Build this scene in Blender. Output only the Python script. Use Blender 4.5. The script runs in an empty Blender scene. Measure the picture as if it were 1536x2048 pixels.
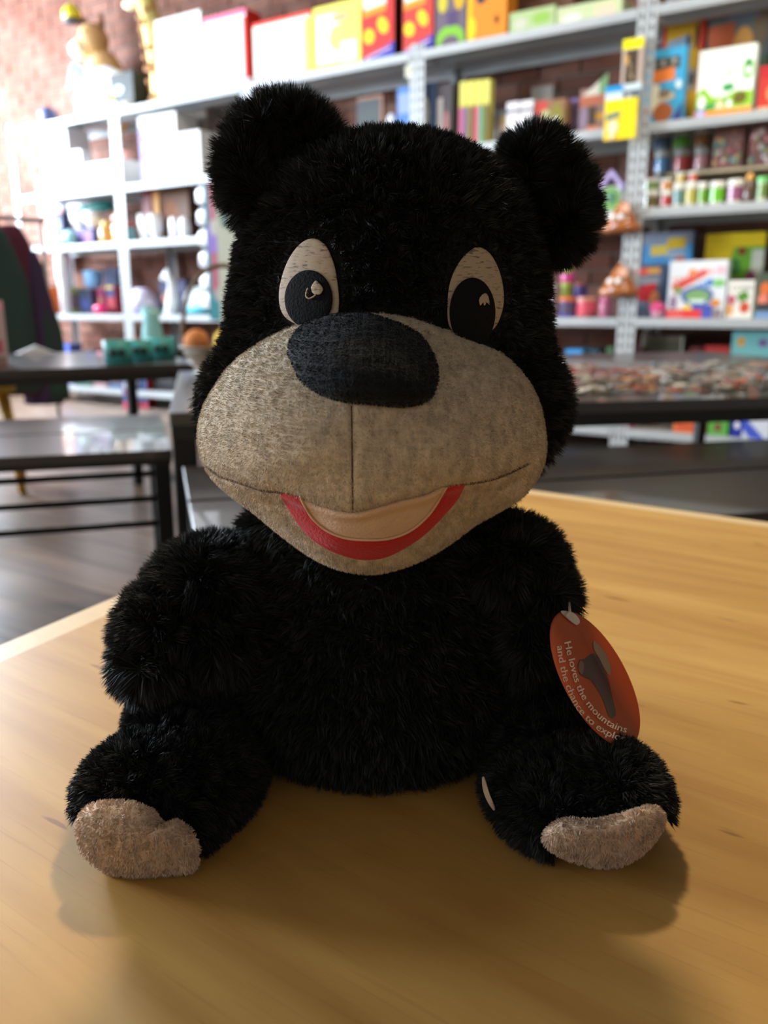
import bpy, bmesh, math, random
import numpy as np
from mathutils import Vector, Matrix
from mathutils.bvhtree import BVHTree

# ---------------------------------------------------------------- camera, world, lights, exposure
SC = bpy.context.scene
COL = SC.collection
F = 1650.0                       # focal length in pixels of the 1536 x 2048 frame
TH = math.radians(13.92)         # camera looks down by this
CZ = 0.72                        # camera height above the floor
CT, ST = math.cos(TH), math.sin(TH)
cam_d = bpy.data.cameras.new('camera'); cam = bpy.data.objects.new('camera', cam_d); COL.objects.link(cam)
cam.location = (0, 0, CZ); cam.rotation_euler = (math.pi/2 - TH, 0, 0)
cam_d.sensor_fit = 'VERTICAL'; cam_d.sensor_height = 36.0; cam_d.lens = F/2048*36.0
cam_d.clip_start = 0.02; cam_d.clip_end = 60
cam_d.dof.use_dof = True; cam_d.dof.focus_distance = 0.335; cam_d.dof.aperture_fstop = 8.8
SC.camera = cam

SC.view_settings.view_transform = 'Standard'; SC.view_settings.look = 'None'
SC.view_settings.gamma = 1.0; SC.view_settings.use_curve_mapping = False
SC.view_settings.exposure = 0.0

W = bpy.data.worlds.new('sky'); SC.world = W; W.use_nodes = True
W.node_tree.nodes['Background'].inputs[0].default_value = (0.75, 0.85, 1.0, 1)
W.node_tree.nodes['Background'].inputs[1].default_value = 1.0

# shelf-wall frame: s runs along the shelves (positive to the right), b runs into the wall
UX, UY = 0.838, -0.5457
WX, WY = 0.5457, 0.838
P0 = (1.18, 4.12)
YAW = math.atan2(UY, UX)
def SB(s, b, z=0.0):
    return Vector((P0[0] + s*UX + b*WX, P0[1] + s*UY + b*WY, z))

def area(name, loc, target, sx, sy, power, color, spread=180):
    l = bpy.data.lights.new(name, 'AREA'); l.shape = 'RECTANGLE'; l.size = sx; l.size_y = sy
    l.energy = power; l.color = color; l.spread = math.radians(spread)
    o = bpy.data.objects.new(name, l); COL.objects.link(o); o.location = loc
    o.rotation_euler = (Vector(target) - Vector(loc)).to_track_quat('-Z', 'Y').to_euler()
    return o
SL = -6.3                         # left wall position along s
COOL = (0.76, 0.87, 1.0)
# daylight through the three windows of the left wall
area('window_daylight', SB(SL+0.06, -0.9, 2.15), SB(0, -0.9, 1.5), 1.6, 1.3, 680, COOL)
area('window_daylight', SB(SL+0.06, -3.75, 2.15), SB(0, -3.75, 1.3), 1.6, 1.3, 170, COOL)
area('window_daylight', SB(SL+0.06, -6.15, 2.15), SB(0, -6.15, 1.2), 1.6, 1.3, 640, COOL)  # unseen window, its strength raised as cool front fill on the muzzle
# warm ceiling lamps
area('ceiling_lamp_light', (0.09, 1.92, 2.9), (0.06, 0.6, 0.4), 0.20, 0.20, 44, (1.0, 0.80, 0.55))
area('ceiling_lamp_light', (1.6, 2.3, 2.95), (1.8, 3.9, 1.1), 0.5, 0.5, 21, (1.0, 0.93, 0.80), 110)  # unseen lamp, placed and narrowed to brighten the shelf fronts, off the bear
area('ceiling_lamp_light', (-0.6, 3.6, 2.95), (-0.4, 5.0, 0.8), 0.5, 0.5, 14, (1.0, 0.92, 0.80))

# ---------------------------------------------------------------- helpers
R = random.Random(7)
def lin(c):
    def f(v):
        v /= 255.0
        return v/12.92 if v <= 0.04045 else ((v+0.055)/1.055)**2.4
    return (f(c[0]), f(c[1]), f(c[2]), 1.0)
_mats = {}
def mat(c, rough=0.5, metal=0.0, spec=0.5, noise=0.0, nscale=30.0, bump=0.0, bscale=60.0, sheen=0.0, trans=0.0, alpha=1.0, coat=0.0, aniso=(1,1,1)):
    key = (tuple(c), rough, metal, spec, noise, nscale, bump, bscale, sheen, trans, alpha, coat, aniso)
    if key in _mats: return _mats[key]
    m = bpy.data.materials.new('m_%d_%d_%d' % tuple(int(x) for x in c)); m.use_nodes = True
    nt = m.node_tree; b = nt.nodes['Principled BSDF']
    col = lin(c)
    b.inputs['Base Color'].default_value = col
    b.inputs['Roughness'].default_value = rough; b.inputs['Metallic'].default_value = metal
    b.inputs['Specular IOR Level'].default_value = spec
    if sheen:
        b.inputs['Sheen Weight'].default_value = sheen; b.inputs['Sheen Roughness'].default_value = 0.4
        b.inputs['Sheen Tint'].default_value = (1, 1, 1, 1)
    if trans: b.inputs['Transmission Weight'].default_value = trans
    if coat: b.inputs['Coat Weight'].default_value = coat
    if alpha < 1: b.inputs['Alpha'].default_value = alpha
    tc = nt.nodes.new('ShaderNodeTexCoord'); mp = nt.nodes.new('ShaderNodeMapping')
    nt.links.new(tc.outputs['Object'], mp.inputs[0]); mp.inputs['Scale'].default_value = aniso
    n = nt.nodes.new('ShaderNodeTexNoise'); n.inputs['Scale'].default_value = nscale; n.inputs['Detail'].default_value = 5
    nt.links.new(mp.outputs[0], n.inputs['Vector'])
    mx = nt.nodes.new('ShaderNodeMix'); mx.data_type = 'RGBA'; mx.blend_type = 'MULTIPLY'
    mx.inputs[0].default_value = max(noise, 0.06)
    mx.inputs[6].default_value = col
    nt.links.new(n.outputs[0], mx.inputs[7])
    # keep the mean colour: scale by 1.0/0.75 where noise is mixed in
    nt.links.new(mx.outputs[2], b.inputs['Base Color'])
    if bump:
        n2 = nt.nodes.new('ShaderNodeTexNoise'); n2.inputs['Scale'].default_value = bscale; n2.inputs['Detail'].default_value = 4
        nt.links.new(mp.outputs[0], n2.inputs['Vector'])
        bp = nt.nodes.new('ShaderNodeBump'); bp.inputs['Strength'].default_value = bump; bp.inputs['Distance'].default_value = 0.002
        nt.links.new(n2.outputs[0], bp.inputs['Height']); nt.links.new(bp.outputs[0], b.inputs['Normal'])
    _mats[key] = m
    return m

def tag(o, label=None, cat=None, group=None, kind=None):
    if label: o['label'] = label
    if cat: o['category'] = cat
    if group: o['group'] = group
    if kind: o['kind'] = kind
    return o
def thing(name, label, cat, loc=(0,0,0), rz=0.0, group=None):
    o = bpy.data.objects.new(name, None); COL.objects.link(o)
    o.empty_display_size = 0.02; o.location = loc; o.rotation_euler = (0, 0, rz)
    return tag(o, label, cat, group)

class MB:
    def __init__(s): s.v = []; s.f = []; s.mi = []; s.ms = []; s.sm = []
    def m(s, mt):
        if mt not in s.ms: s.ms.append(mt)
        return s.ms.index(mt)
    def add(s, vs, fs, mt, smooth=False):
        k = len(s.v); s.v.extend([tuple(p) for p in vs]); i = s.m(mt)
        for f in fs:
            s.f.append(tuple(k+a for a in f)); s.mi.append(i); s.sm.append(smooth)
        return s
    def box(s, x0, x1, y0, y1, z0, z1, mt, M=None):
        vs = [Vector(p) for p in ((x0,y0,z0),(x1,y0,z0),(x1,y1,z0),(x0,y1,z0),(x0,y0,z1),(x1,y0,z1),(x1,y1,z1),(x0,y1,z1))]
        if M is not None: vs = [M @ p for p in vs]
        return s.add(vs, [(0,3,2,1),(4,5,6,7),(0,1,5,4),(1,2,6,5),(2,3,7,6),(3,0,4,7)], mt)
    def cbox(s, x0, x1, y0, y1, z0, z1, c, mt, M=None):
        # box with chamfered vertical edges and a chamfered top rim
        def ring(z, i):
            return [(x0+c+i,y0+i,z),(x1-c-i,y0+i,z),(x1-i,y0+c+i,z),(x1-i,y1-c-i,z),(x1-c-i,y1-i,z),(x0+c+i,y1-i,z),(x0+i,y1-c-i,z),(x0+i,y0+c+i,z)]
        rs = [ring(z0, c*.5), ring(z0+c*.5, 0), ring(z1-c*.5, 0), ring(z1, c*.5)]
        vs = [Vector(p) for r in rs for p in r]
        if M is not None: vs = [M @ p for p in vs]
        fs = [tuple(reversed(range(8))), tuple(range(24, 32))]
        for k in range(3):
            for j in range(8):
                a, b_ = k*8+j, k*8+(j+1) % 8
                fs.append((a, b_, b_+8, a+8))
        return s.add(vs, fs, mt)
    def lathe(s, prof, mt, n=20, cx=0, cy=0, cz=0, M=None, smooth=True, caps=True):
        vs = []; fs = []
        for (r, z) in prof:
            for k in range(n):
                a = 2*math.pi*k/n; vs.append(Vector((cx+r*math.cos(a), cy+r*math.sin(a), cz+z)))
        for i in range(len(prof)-1):
            for k in range(n):
                a = i*n+k; b_ = i*n+(k+1) % n; fs.append((a, b_, b_+n, a+n))
        if caps:
            fs.append(tuple(reversed(range(n)))); fs.append(tuple(range((len(prof)-1)*n, len(prof)*n)))
        if M is not None: vs = [M @ p for p in vs]
        return s.add(vs, fs, mt, smooth)
    def ell(s, c, r, mt, n=16, m_=10, M=None):
        prof = []
        vs = []; fs = []
        for i in range(m_+1):
            t = math.pi*i/m_ - math.pi/2
            for k in range(n):
                a = 2*math.pi*k/n
                vs.append(Vector((c[0]+r[0]*math.cos(t)*math.cos(a), c[1]+r[1]*math.cos(t)*math.sin(a), c[2]+r[2]*math.sin(t))))
        for i in range(m_):
            for k in range(n):
                a = i*n+k; b_ = i*n+(k+1) % n; fs.append((a, b_, b_+n, a+n))
        if M is not None: vs = [M @ p for p in vs]
        return s.add(vs, fs, mt, True)
    def tube(s, pts, rad, mt, n=8):
        pts = [Vector(p) for p in pts]; vs = []; fs = []
        rr = rad if isinstance(rad, (list, tuple)) else [rad]*len(pts)
        up = Vector((0.123, 0.2, 0.97)).normalized()
        for i, p in enumerate(pts):
            t = (pts[min(i+1, len(pts)-1)] - pts[max(i-1, 0)]).normalized()
            a = t.cross(up)
            if a.length < 0.05: a = t.cross(Vector((1, 0, 0)))
            a.normalize(); b_ = t.cross(a)
            for k in range(n):
                q = 2*math.pi*k/n; vs.append(p + a*rr[i]*math.cos(q) + b_*rr[i]*math.sin(q))
        for i in range(len(pts)-1):
            for k in range(n):
                a = i*n+k; b_ = i*n+(k+1) % n; fs.append((a, a+n, b_+n, b_))
        fs.append(tuple(range(n))); fs.append(tuple(reversed(range((len(pts)-1)*n, len(pts)*n))))
        return s.add(vs, fs, mt, True)
    def plate(s, poly, y, t, mt):
        # polygon in the xz plane, facing -y, thickness t behind y
        n = len(poly)
        vs = [(p[0], y, p[1]) for p in poly] + [(p[0], y+t, p[1]) for p in poly]
        fs = [tuple(range(n)), tuple(reversed(range(n, 2*n)))]
        for k in range(n): fs.append((k, k+n, (k+1) % n + n, (k+1) % n))
        return s.add(vs, fs, mt)
    def build(s, name, parent=None, loc=None, rz=None):
        me = bpy.data.meshes.new(name); me.from_pydata(s.v, [], s.f)
        for m_ in s.ms: me.materials.append(m_)
        me.polygons.foreach_set('material_index', s.mi); me.polygons.foreach_set('use_smooth', s.sm)
        me.validate(); me.update()
        o = bpy.data.objects.new(name, me); COL.objects.link(o)
        if parent is not None: o.parent = parent
        if loc is not None: o.location = loc
        if rz is not None: o.rotation_euler = (0, 0, rz)
        return o

def np_mesh(name, verts, faces_flat, counts, mts, midx=None, parent=None, smooth=True):
    me = bpy.data.meshes.new(name)
    nv = len(verts); nl = len(faces_flat); nf = len(counts)
    me.vertices.add(nv); me.vertices.foreach_set('co', np.asarray(verts, dtype=np.float32).ravel())
    me.loops.add(nl); me.loops.foreach_set('vertex_index', np.asarray(faces_flat, dtype=np.int32))
    me.polygons.add(nf)
    st = np.concatenate([[0], np.cumsum(counts)[:-1]]).astype(np.int32)
    me.polygons.foreach_set('loop_start', st)
    me.polygons.foreach_set('loop_total', np.asarray(counts, dtype=np.int32))
    for m_ in mts: me.materials.append(m_)
    if midx is not None: me.polygons.foreach_set('material_index', np.asarray(midx, dtype=np.int32))
    me.polygons.foreach_set('use_smooth', np.full(nf, smooth, dtype=bool))
    me.update(calc_edges=True)
    o = bpy.data.objects.new(name, me); COL.objects.link(o)
    if parent is not None: o.parent = parent
    return o

def rays(px, py):
    qx = (np.asarray(px, float)-768.0)/F; qy = (1024.0-np.asarray(py, float))/F
    return np.stack([qx+0*qy, CT+qy*ST+0*qx, -ST+qy*CT+0*qx], -1)
def CP(px, py, d):
    r = rays(px, py)
    return r*np.asarray(d)[..., None] + np.array([0, 0, CZ])
def PX(P):
    P = np.asarray(P, float); x = P[..., 0]; y = P[..., 1]; z = P[..., 2]-CZ
    dep = y*CT - z*ST; up = y*ST + z*CT
    return 768+F*x/dep, 1024-F*up/dep, dep
def onz(px, py, z):
    r = rays(px, py); t = (z-CZ)/r[2]; return Vector((r[0]*t, r[1]*t, z))
def hit(px, py, b=0.0):
    # pixel -> (s, z) on the vertical plane b metres behind the shelf fronts
    r = rays(px, py)
    q = (P0[0]+b*WX)*WX + (P0[1]+b*WY)*WY
    t = q/(r[0]*WX + r[1]*WY)
    p = r*t
    return (p[0]-P0[0])*UX + (p[1]-P0[1])*UY, p[2]+CZ

def text_geo(body, size):
    cu = bpy.data.curves.new('t', 'FONT'); cu.body = body; cu.size = size; cu.resolution_u = 3
    o = bpy.data.objects.new('t', cu); COL.objects.link(o)
    me = o.to_mesh(); vs = [tuple(v.co) for v in me.vertices]; fs = [tuple(p.vertices) for p in me.polygons]
    o.to_mesh_clear(); bpy.data.objects.remove(o); bpy.data.curves.remove(cu)
    return vs, fs

# ---------------------------------------------------------------- the room
def ramp_mat(name, builder): 
    m = bpy.data.materials.new(name); m.use_nodes = True; builder(m.node_tree, m.node_tree.nodes['Principled BSDF']); return m
H_ROOM = 3.25; S1 = 3.4; B0 = -7.6; B1 = 0.54
plaster = mat((112, 104, 94), 0.9, bump=0.2, bscale=12)
mortar = mat((112, 98, 90), 0.95, bump=0.4, bscale=80)
room_rz = YAW
def room_obj(name, mb): 
    o = mb.build(name, None, SB(0, 0, 0), room_rz); tag(o, kind='structure'); return o
# floor: base slab plus individual boards
fl = MB(); fl.box(SL-0.1, S1+0.1, B0-0.1, B1+0.1, -0.06, -0.004, mat((40, 30, 24), 0.8)); floor = room_obj('floor', fl)
def floor_nodes(nt, b):
    oi = nt.nodes.new('ShaderNodeObjectInfo'); tc = nt.nodes.new('ShaderNodeTexCoord')
    mp = nt.nodes.new('ShaderNodeMapping'); mp.inputs['Scale'].default_value = (1.2, 22, 22)
    nt.links.new(tc.outputs['Object'], mp.inputs[0])
    n = nt.nodes.new('ShaderNodeTexNoise'); n.inputs['Scale'].default_value = 2.0; n.inputs['Detail'].default_value = 6
    n.noise_dimensions = '4D'; nt.links.new(oi.outputs['Random'], n.inputs['W'])
    nt.links.new(mp.outputs[0], n.inputs['Vector'])
    cr = nt.nodes.new('ShaderNodeValToRGB'); e = cr.color_ramp.elements
    e[0].position = .3; e[0].color = lin((86, 68, 56)); e[1].position = .75; e[1].color = lin((146, 122, 102))
    nt.links.new(n.outputs[0], cr.inputs[0])
    hs = nt.nodes.new('ShaderNodeHueSaturation'); ma = nt.nodes.new('ShaderNodeMapRange')
    ma.inputs[3].default_value = .75; ma.inputs[4].default_value = 1.2
    nt.links.new(oi.outputs['Random'], ma.inputs[0]); nt.links.new(ma.outputs[0], hs.inputs['Value'])
    nt.links.new(cr.outputs[0], hs.inputs['Color']); nt.links.new(hs.outputs[0], b.inputs['Base Color'])
    b.inputs['Roughness'].default_value = 0.34
    bp = nt.nodes.new('ShaderNodeBump'); bp.inputs['Strength'].default_value = .15; bp.inputs['Distance'].default_value = .002
    nt.links.new(n.outputs[0], bp.inputs['Height']); nt.links.new(bp.outputs[0], b.inputs['Normal'])
floor_mat = ramp_mat('floorboards', floor_nodes)
pl_me = {}
row = 0; bb = B0
while bb < B1:
    x = SL - R.random()*1.2
    while x < S1:
        ln = R.choice([1.8, 2.4, 3.0]); x0 = max(x, SL); x1 = min(x+ln, S1)
        if x1-x0 > .1:
            key = round(x1-x0, 3)
            if key not in pl_me:
                m_ = MB(); m_.cbox(0.001, x1-x0-0.002, 0.001, 0.153, -0.012, 0, 0.0015, floor_mat)
                o = m_.build('floorboard', floor); pl_me[key] = o.data
            else:
                o = bpy.data.objects.new('floorboard', pl_me[key]); COL.objects.link(o); o.parent = floor
            o.location = (x0, bb, R.uniform(-.0006, 0))
        x += ln
    bb += 0.155
# ceiling and walls
c_ = MB(); c_.box(SL-.1, S1+.1, B0-.1, B1+.2, H_ROOM, H_ROOM+.1, plaster); room_obj('ceiling', c_)
c_ = MB(); c_.box(S1, S1+.12, B0, B1, 0, H_ROOM, plaster); room_obj('wall_right', c_)
c_ = MB(); c_.box(SL, S1, B0-.12, B0, 0, H_ROOM, mat((214, 206, 194), 0.9, bump=0.2, bscale=12)); room_obj('wall_front', c_)
c_ = MB(); c_.box(SL-.12, S1+.12, B1, B1+.15, 0, H_ROOM, mortar); wall_back = room_obj('wall_back', c_)
# left wall with three window openings
wl = MB(); wins = [(-1.7, -0.1), (-4.55, -2.95), (-6.95, -5.35)]; wz0, wz1 = 1.4, 2.9
wl.box(SL-.3, SL, B0, B1, 0, wz0, plaster); wl.box(SL-.3, SL, B0, B1, wz1, H_ROOM, plaster)
edges = [B0] + [v for w_ in reversed(wins) for v in w_] + [B1]
for k in range(0, len(edges), 2): wl.box(SL-.3, SL, edges[k], edges[k+1], wz0, wz1, plaster)
room_obj('wall_left', wl)
white_paint = mat((225, 225, 220), .4)
glass = mat((235, 245, 250), .02, trans=1.0, alpha=.35)
for k, (a, b_) in enumerate(wins):
    fr = MB(); w = .05
    fr.box(SL-.2, SL-.14, a, a+w, wz0, wz1, white_paint); fr.box(SL-.2, SL-.14, b_-w, b_, wz0, wz1, white_paint)
    fr.box(SL-.2, SL-.14, a+w, b_-w, wz0, wz0+w, white_paint); fr.box(SL-.2, SL-.14, a+w, b_-w, wz1-w, wz1, white_paint)
    fr.box(SL-.19, SL-.15, (a+b_)/2-.02, (a+b_)/2+.02, wz0+w, wz1-w, white_paint)
    fo = room_obj('window_%d' % (k+1), fr)
    for (p, q) in ((a+w, (a+b_)/2-.02), ((a+b_)/2+.02, b_-w)):
        pn = MB(); pn.box(SL-.175, SL-.170, p, q, wz0+w, wz1-w, glass); pn.build('pane', fo)
sk = MB(); sk.box(SL+.02, S1, B1-.02, B1, 0, .12, mat((60, 50, 44), .5)); room_obj('baseboard_back', sk)

# bricks of the back wall
def brick_nodes(nt, b):
    oi = nt.nodes.new('ShaderNodeObjectInfo'); tc = nt.nodes.new('ShaderNodeTexCoord')
    g = nt.nodes.new('ShaderNodeNewGeometry')
    n = nt.nodes.new('ShaderNodeTexNoise'); n.inputs['Scale'].default_value = 3.2; n.inputs['Detail'].default_value = 4
    nt.links.new(g.outputs['Position'], n.inputs['Vector'])
    ad = nt.nodes.new('ShaderNodeMath'); ad.operation = 'ADD'
    mr = nt.nodes.new('ShaderNodeMath'); mr.operation = 'MULTIPLY'; mr.inputs[1].default_value = .45
    nt.links.new(oi.outputs['Random'], mr.inputs[0]); nt.links.new(mr.outputs[0], ad.inputs[0]); 
    m2 = nt.nodes.new('ShaderNodeMath'); m2.operation = 'MULTIPLY'; m2.inputs[1].default_value = .8
    nt.links.new(n.outputs[0], m2.inputs[0]); nt.links.new(m2.outputs[0], ad.inputs[1])
    cr = nt.nodes.new('ShaderNodeValToRGB'); e = cr.color_ramp.elements
    e[0].position = .25; e[0].color = lin((70, 44, 36)); e[1].position = .9; e[1].color = lin((140, 104, 90))
    x = cr.color_ramp.elements.new(.55); x.color = lin((108, 64, 48))
    nt.links.new(ad.outputs[0], cr.inputs[0]); nt.links.new(cr.outputs[0], b.inputs['Base Color'])
    b.inputs['Roughness'].default_value = .9
    n2 = nt.nodes.new('ShaderNodeTexNoise'); n2.inputs['Scale'].default_value = 90; nt.links.new(g.outputs['Position'], n2.inputs['Vector'])
    bp = nt.nodes.new('ShaderNodeBump'); bp.inputs['Strength'].default_value = .5; bp.inputs['Distance'].default_value = .003
    nt.links.new(n2.outputs[0], bp.inputs['Height']); nt.links.new(bp.outputs[0], b.inputs['Normal'])
brick_mat = ramp_mat('red_brick', brick_nodes)
BL, BH, BJ = .225, .072, .012
cand = []
r_ = 0; z = .004
while z < H_ROOM-.06:
    x = SL + (BL+BJ)*(.5 if r_ % 2 else 0)
    while x + BL < S1:
        P = SB(x+BL/2, B1, z+BH/2); u_, v_, d_ = PX(P)
        seen = (-60 < u_ < 1600 and -60 < v_ < 760)
        # the uncovered bricks: above the top shelf and in the open gaps right of the bear
        pr = 0
        if seen: pr = 1 + (2 if (v_ < 60 and u_ > 120) else 0) + (3 if u_ > 680 else 0) - d_*.1
        cand.append((pr, x, z)); x += BL+BJ
    z += BH+BJ; r_ += 1
cand.sort(key=lambda t: -t[0])
bme = None
for (pr, x, z) in cand[:280]:
    if bme is None:
        m_ = MB(); m_.cbox(0, BL, 0, .03, 0, BH, .003, brick_mat); o = m_.build('brick', wall_back); bme = o.data
    else:
        o = bpy.data.objects.new('brick', bme); COL.objects.link(o); o.parent = wall_back
    o.location = (x, B1-.012+R.uniform(-.004, .003), z); o.rotation_euler = (0, 0, R.uniform(-.012, .012))
m_ = MB()
for (pr, x, z) in cand[280:]:
    y = B1-.012+R.uniform(-.004, .003); m_.box(x, x+BL, y, y+.03, z, z+BH, brick_mat)
o = m_.build('brick_field', wall_back); tag(o, kind='stuff')

# ---------------------------------------------------------------- steel racks
steel = mat((184, 188, 189), .42, metal=.2, noise=.2, nscale=6)
LV = [CZ+1.285, CZ+.80, CZ+.43, CZ-.07, CZ-.61]       # lip centre heights
LA, LB, LD, LE, LF = [v+.021 for v in LV]             # shelf surfaces
def make_rack(s0, ztop, label, ztop_r=None):
    t = thing('steel_rack', label, 'shelving', SB(s0, 0, 0), YAW, 'steel racks along the brick wall')
    for (x0, sg, zt) in ((0.002, 1, ztop), (1.198, -1, ztop_r or ztop)):
        for yf in (0, .45):
            p = MB(); ys = 1 if yf == 0 else -1; w = .042; th = .003
            a, b_ = sorted((x0, x0+sg*w))
            y0, y1 = sorted((yf, yf+ys*th))
            i1, i2 = a+.015, b_-.015
            p.box(a, i1, y0, y1, 0, zt, steel); p.box(i2, b_, y0, y1, 0, zt, steel)
            z = 0.0
            while z < zt-.01: p.box(i1, i2, y0, y1, z, min(z+.025, zt), steel); z += .05
            c0, c1 = sorted((x0, x0+sg*th)); d0, d1 = sorted((yf+ys*th, yf+ys*w))
            p.box(c0, c1, d0, d1, 0, zt, steel)
            p.build('post', t)
    for lv in LV:
        q = MB(); zt = lv+.021
        q.box(.006, 1.194, .004, .446, zt-.003, zt, steel)
        q.box(.046, 1.154, -.002, .003, zt-.042, zt-.0005, steel)
        q.box(.046, 1.154, -.006, -.002, zt-.030, zt-.024, steel)
        q.box(.006, 1.194, .442, .446, zt-.042, zt-.003, steel)
        q.box(.006, 1.194, .20, .25, zt-.022, zt-.003, steel)
        q.box(.046, 1.154, .003, .02, zt-.042, zt-.039, steel)
        q.build('shelf', t)
    return t
TA = LV[0]+.05
make_rack(0, 2.6, 'steel rack with the craft tubs and game boxes, tall perforated posts')
make_rack(-1.2, TA, 'steel rack holding yellow topped tubes and wrapped cone toys beside its post', 2.6)
make_rack(-2.4, TA, 'steel rack mostly hidden behind the bear, yellow and red boxes on top')
make_rack(-3.6, TA, 'steel rack under the overexposed white boxes, white mugs on it')
make_rack(-4.8, TA, 'steel rack nearest the windows, plush dog and giraffe on top')
# ---------------------------------------------------------------- wooden table under the bear
TZ = 0.50
def wood_nodes(nt, b):
    tc = nt.nodes.new('ShaderNodeTexCoord')
    def noise(scale, sc, det=6, dist=0.0):
        mp = nt.nodes.new('ShaderNodeMapping'); mp.inputs['Scale'].default_value = sc
        nt.links.new(tc.outputs['Object'], mp.inputs[0])
        n = nt.nodes.new('ShaderNodeTexNoise'); n.inputs['Scale'].default_value = scale; n.inputs['Detail'].default_value = det
        n.inputs['Distortion'].default_value = dist
        nt.links.new(mp.outputs[0], n.inputs['Vector']); return n
    n = noise(2.2, (1.1, 9, 9), 5, 1.6)
    cr = nt.nodes.new('ShaderNodeValToRGB'); e = cr.color_ramp.elements
    e[0].position = .30; e[0].color = lin((186, 138, 70)); e[1].position = .70; e[1].color = lin((212, 168, 92))
    nt.links.new(n.outputs[0], cr.inputs[0])
    big = noise(2.6, (1.0, 1.6, 1), 3, .5)
    cb = nt.nodes.new('ShaderNodeValToRGB'); e = cb.color_ramp.elements
    e[0].position = .38; e[0].color = (.80, .76, .70, 1); e[1].position = .62; e[1].color = (1, 1, 1, 1)
    nt.links.new(big.outputs[0], cb.inputs[0])
    mx0 = nt.nodes.new('ShaderNodeMix'); mx0.data_type = 'RGBA'; mx0.blend_type = 'MULTIPLY'; mx0.inputs[0].default_value = .7
    nt.links.new(cr.outputs[0], mx0.inputs[6]); nt.links.new(cb.outputs[0], mx0.inputs[7])
    f = noise(5.0, (3, 90, 90), 4)
    cf = nt.nodes.new('ShaderNodeValToRGB'); e = cf.color_ramp.elements
    e[0].position = .32; e[0].color = (.62, .52, .44, 1); e[1].position = .42; e[1].color = (1, 1, 1, 1)
    nt.links.new(f.outputs[0], cf.inputs[0])
    mx = nt.nodes.new('ShaderNodeMix'); mx.data_type = 'RGBA'; mx.blend_type = 'MULTIPLY'; mx.inputs[0].default_value = .22
    nt.links.new(mx0.outputs[2], mx.inputs[6]); nt.links.new(cf.outputs[0], mx.inputs[7])
    k = noise(7.0, (2.4, 14, 1), 2)           # short dark checks along the grain
    ck = nt.nodes.new('ShaderNodeValToRGB'); e = ck.color_ramp.elements
    e[0].position = .245; e[0].color = (.45, .38, .33, 1); e[1].position = .285; e[1].color = (1, 1, 1, 1)
    nt.links.new(k.outputs[0], ck.inputs[0])
    m3 = nt.nodes.new('ShaderNodeMix'); m3.data_type = 'RGBA'; m3.blend_type = 'MULTIPLY'; m3.inputs[0].default_value = .8
    nt.links.new(mx.outputs[2], m3.inputs[6]); nt.links.new(ck.outputs[0], m3.inputs[7])
    nt.links.new(m3.outputs[2], b.inputs['Base Color'])
    b.inputs['Roughness'].default_value = .46; b.inputs['Specular IOR Level'].default_value = .35
    bp = nt.nodes.new('ShaderNodeBump'); bp.inputs['Strength'].default_value = .08; bp.inputs['Distance'].default_value = .001
    nt.links.new(f.outputs[0], bp.inputs['Height']); nt.links.new(bp.outputs[0], b.inputs['Normal'])
wood = ramp_mat('pine_ply', wood_nodes)
edge_wood = mat((232, 202, 152), .45, noise=.2, nscale=4, aniso=(1, 20, 20))
K = Vector((.035, 1.108, 0)); Ld = Vector((-.444, -.896, 0)); Rd = Vector((.814, -.580, 0))
table = thing('wooden_table', 'pale pine topped table with a lipped edge that the black bear sits on', 'table', (K.x, K.y, 0), math.atan2(Rd.y, Rd.x))
Mi = Matrix.Rotation(-math.atan2(Rd.y, Rd.x), 4, 'Z')
Lq = Mi @ Ld
def TQ(r, l, z): return (r + Lq.x*l, Lq.y*l, z)
bw = .024; tt = .021; LR, LLn = 1.5, 1.75
def quad(mb, r0, r1, l0, l1, z0, z1, mt):
    vs = [TQ(r0,l0,z0), TQ(r0,l1,z0), TQ(r1,l1,z0), TQ(r1,l0,z0), TQ(r0,l0,z1), TQ(r0,l1,z1), TQ(r1,l1,z1), TQ(r1,l0,z1)]
    mb.add(vs, [(0,3,2,1),(4,5,6,7),(0,1,5,4),(1,2,6,5),(2,3,7,6),(3,0,4,7)], mt)
q = MB(); quad(q, bw, LR-bw, bw, LLn-bw, TZ-tt, TZ, wood); q.build('table_top', table)
for (a, b_, c, d) in ((0, bw-.0004, 0, LLn), (bw, LR, 0, bw-.0004), (LR-bw+.0004, LR, bw, LLn), (bw, LR-bw, LLn-bw+.0004, LLn)):
    q = MB(); quad(q, a, b_, c, d, TZ-tt-.012, TZ-.0003, edge_wood); q.build('edge_band', table)
for (r, l) in ((.45, .42), (LR-.1, .42), (.12, LLn-.12), (LR-.1, LLn-.12)):
    q = MB(); p = TQ(r, l, 0); q.cbox(p[0]-.03, p[0]+.03, p[1]-.03, p[1]+.03, 0, TZ-tt, .004, edge_wood); q.build('leg', table)
q = MB(); quad(q, .42, LR-.07, .40, .43, TZ-tt-.07, TZ-tt, edge_wood); q.build('apron', table)

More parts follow.
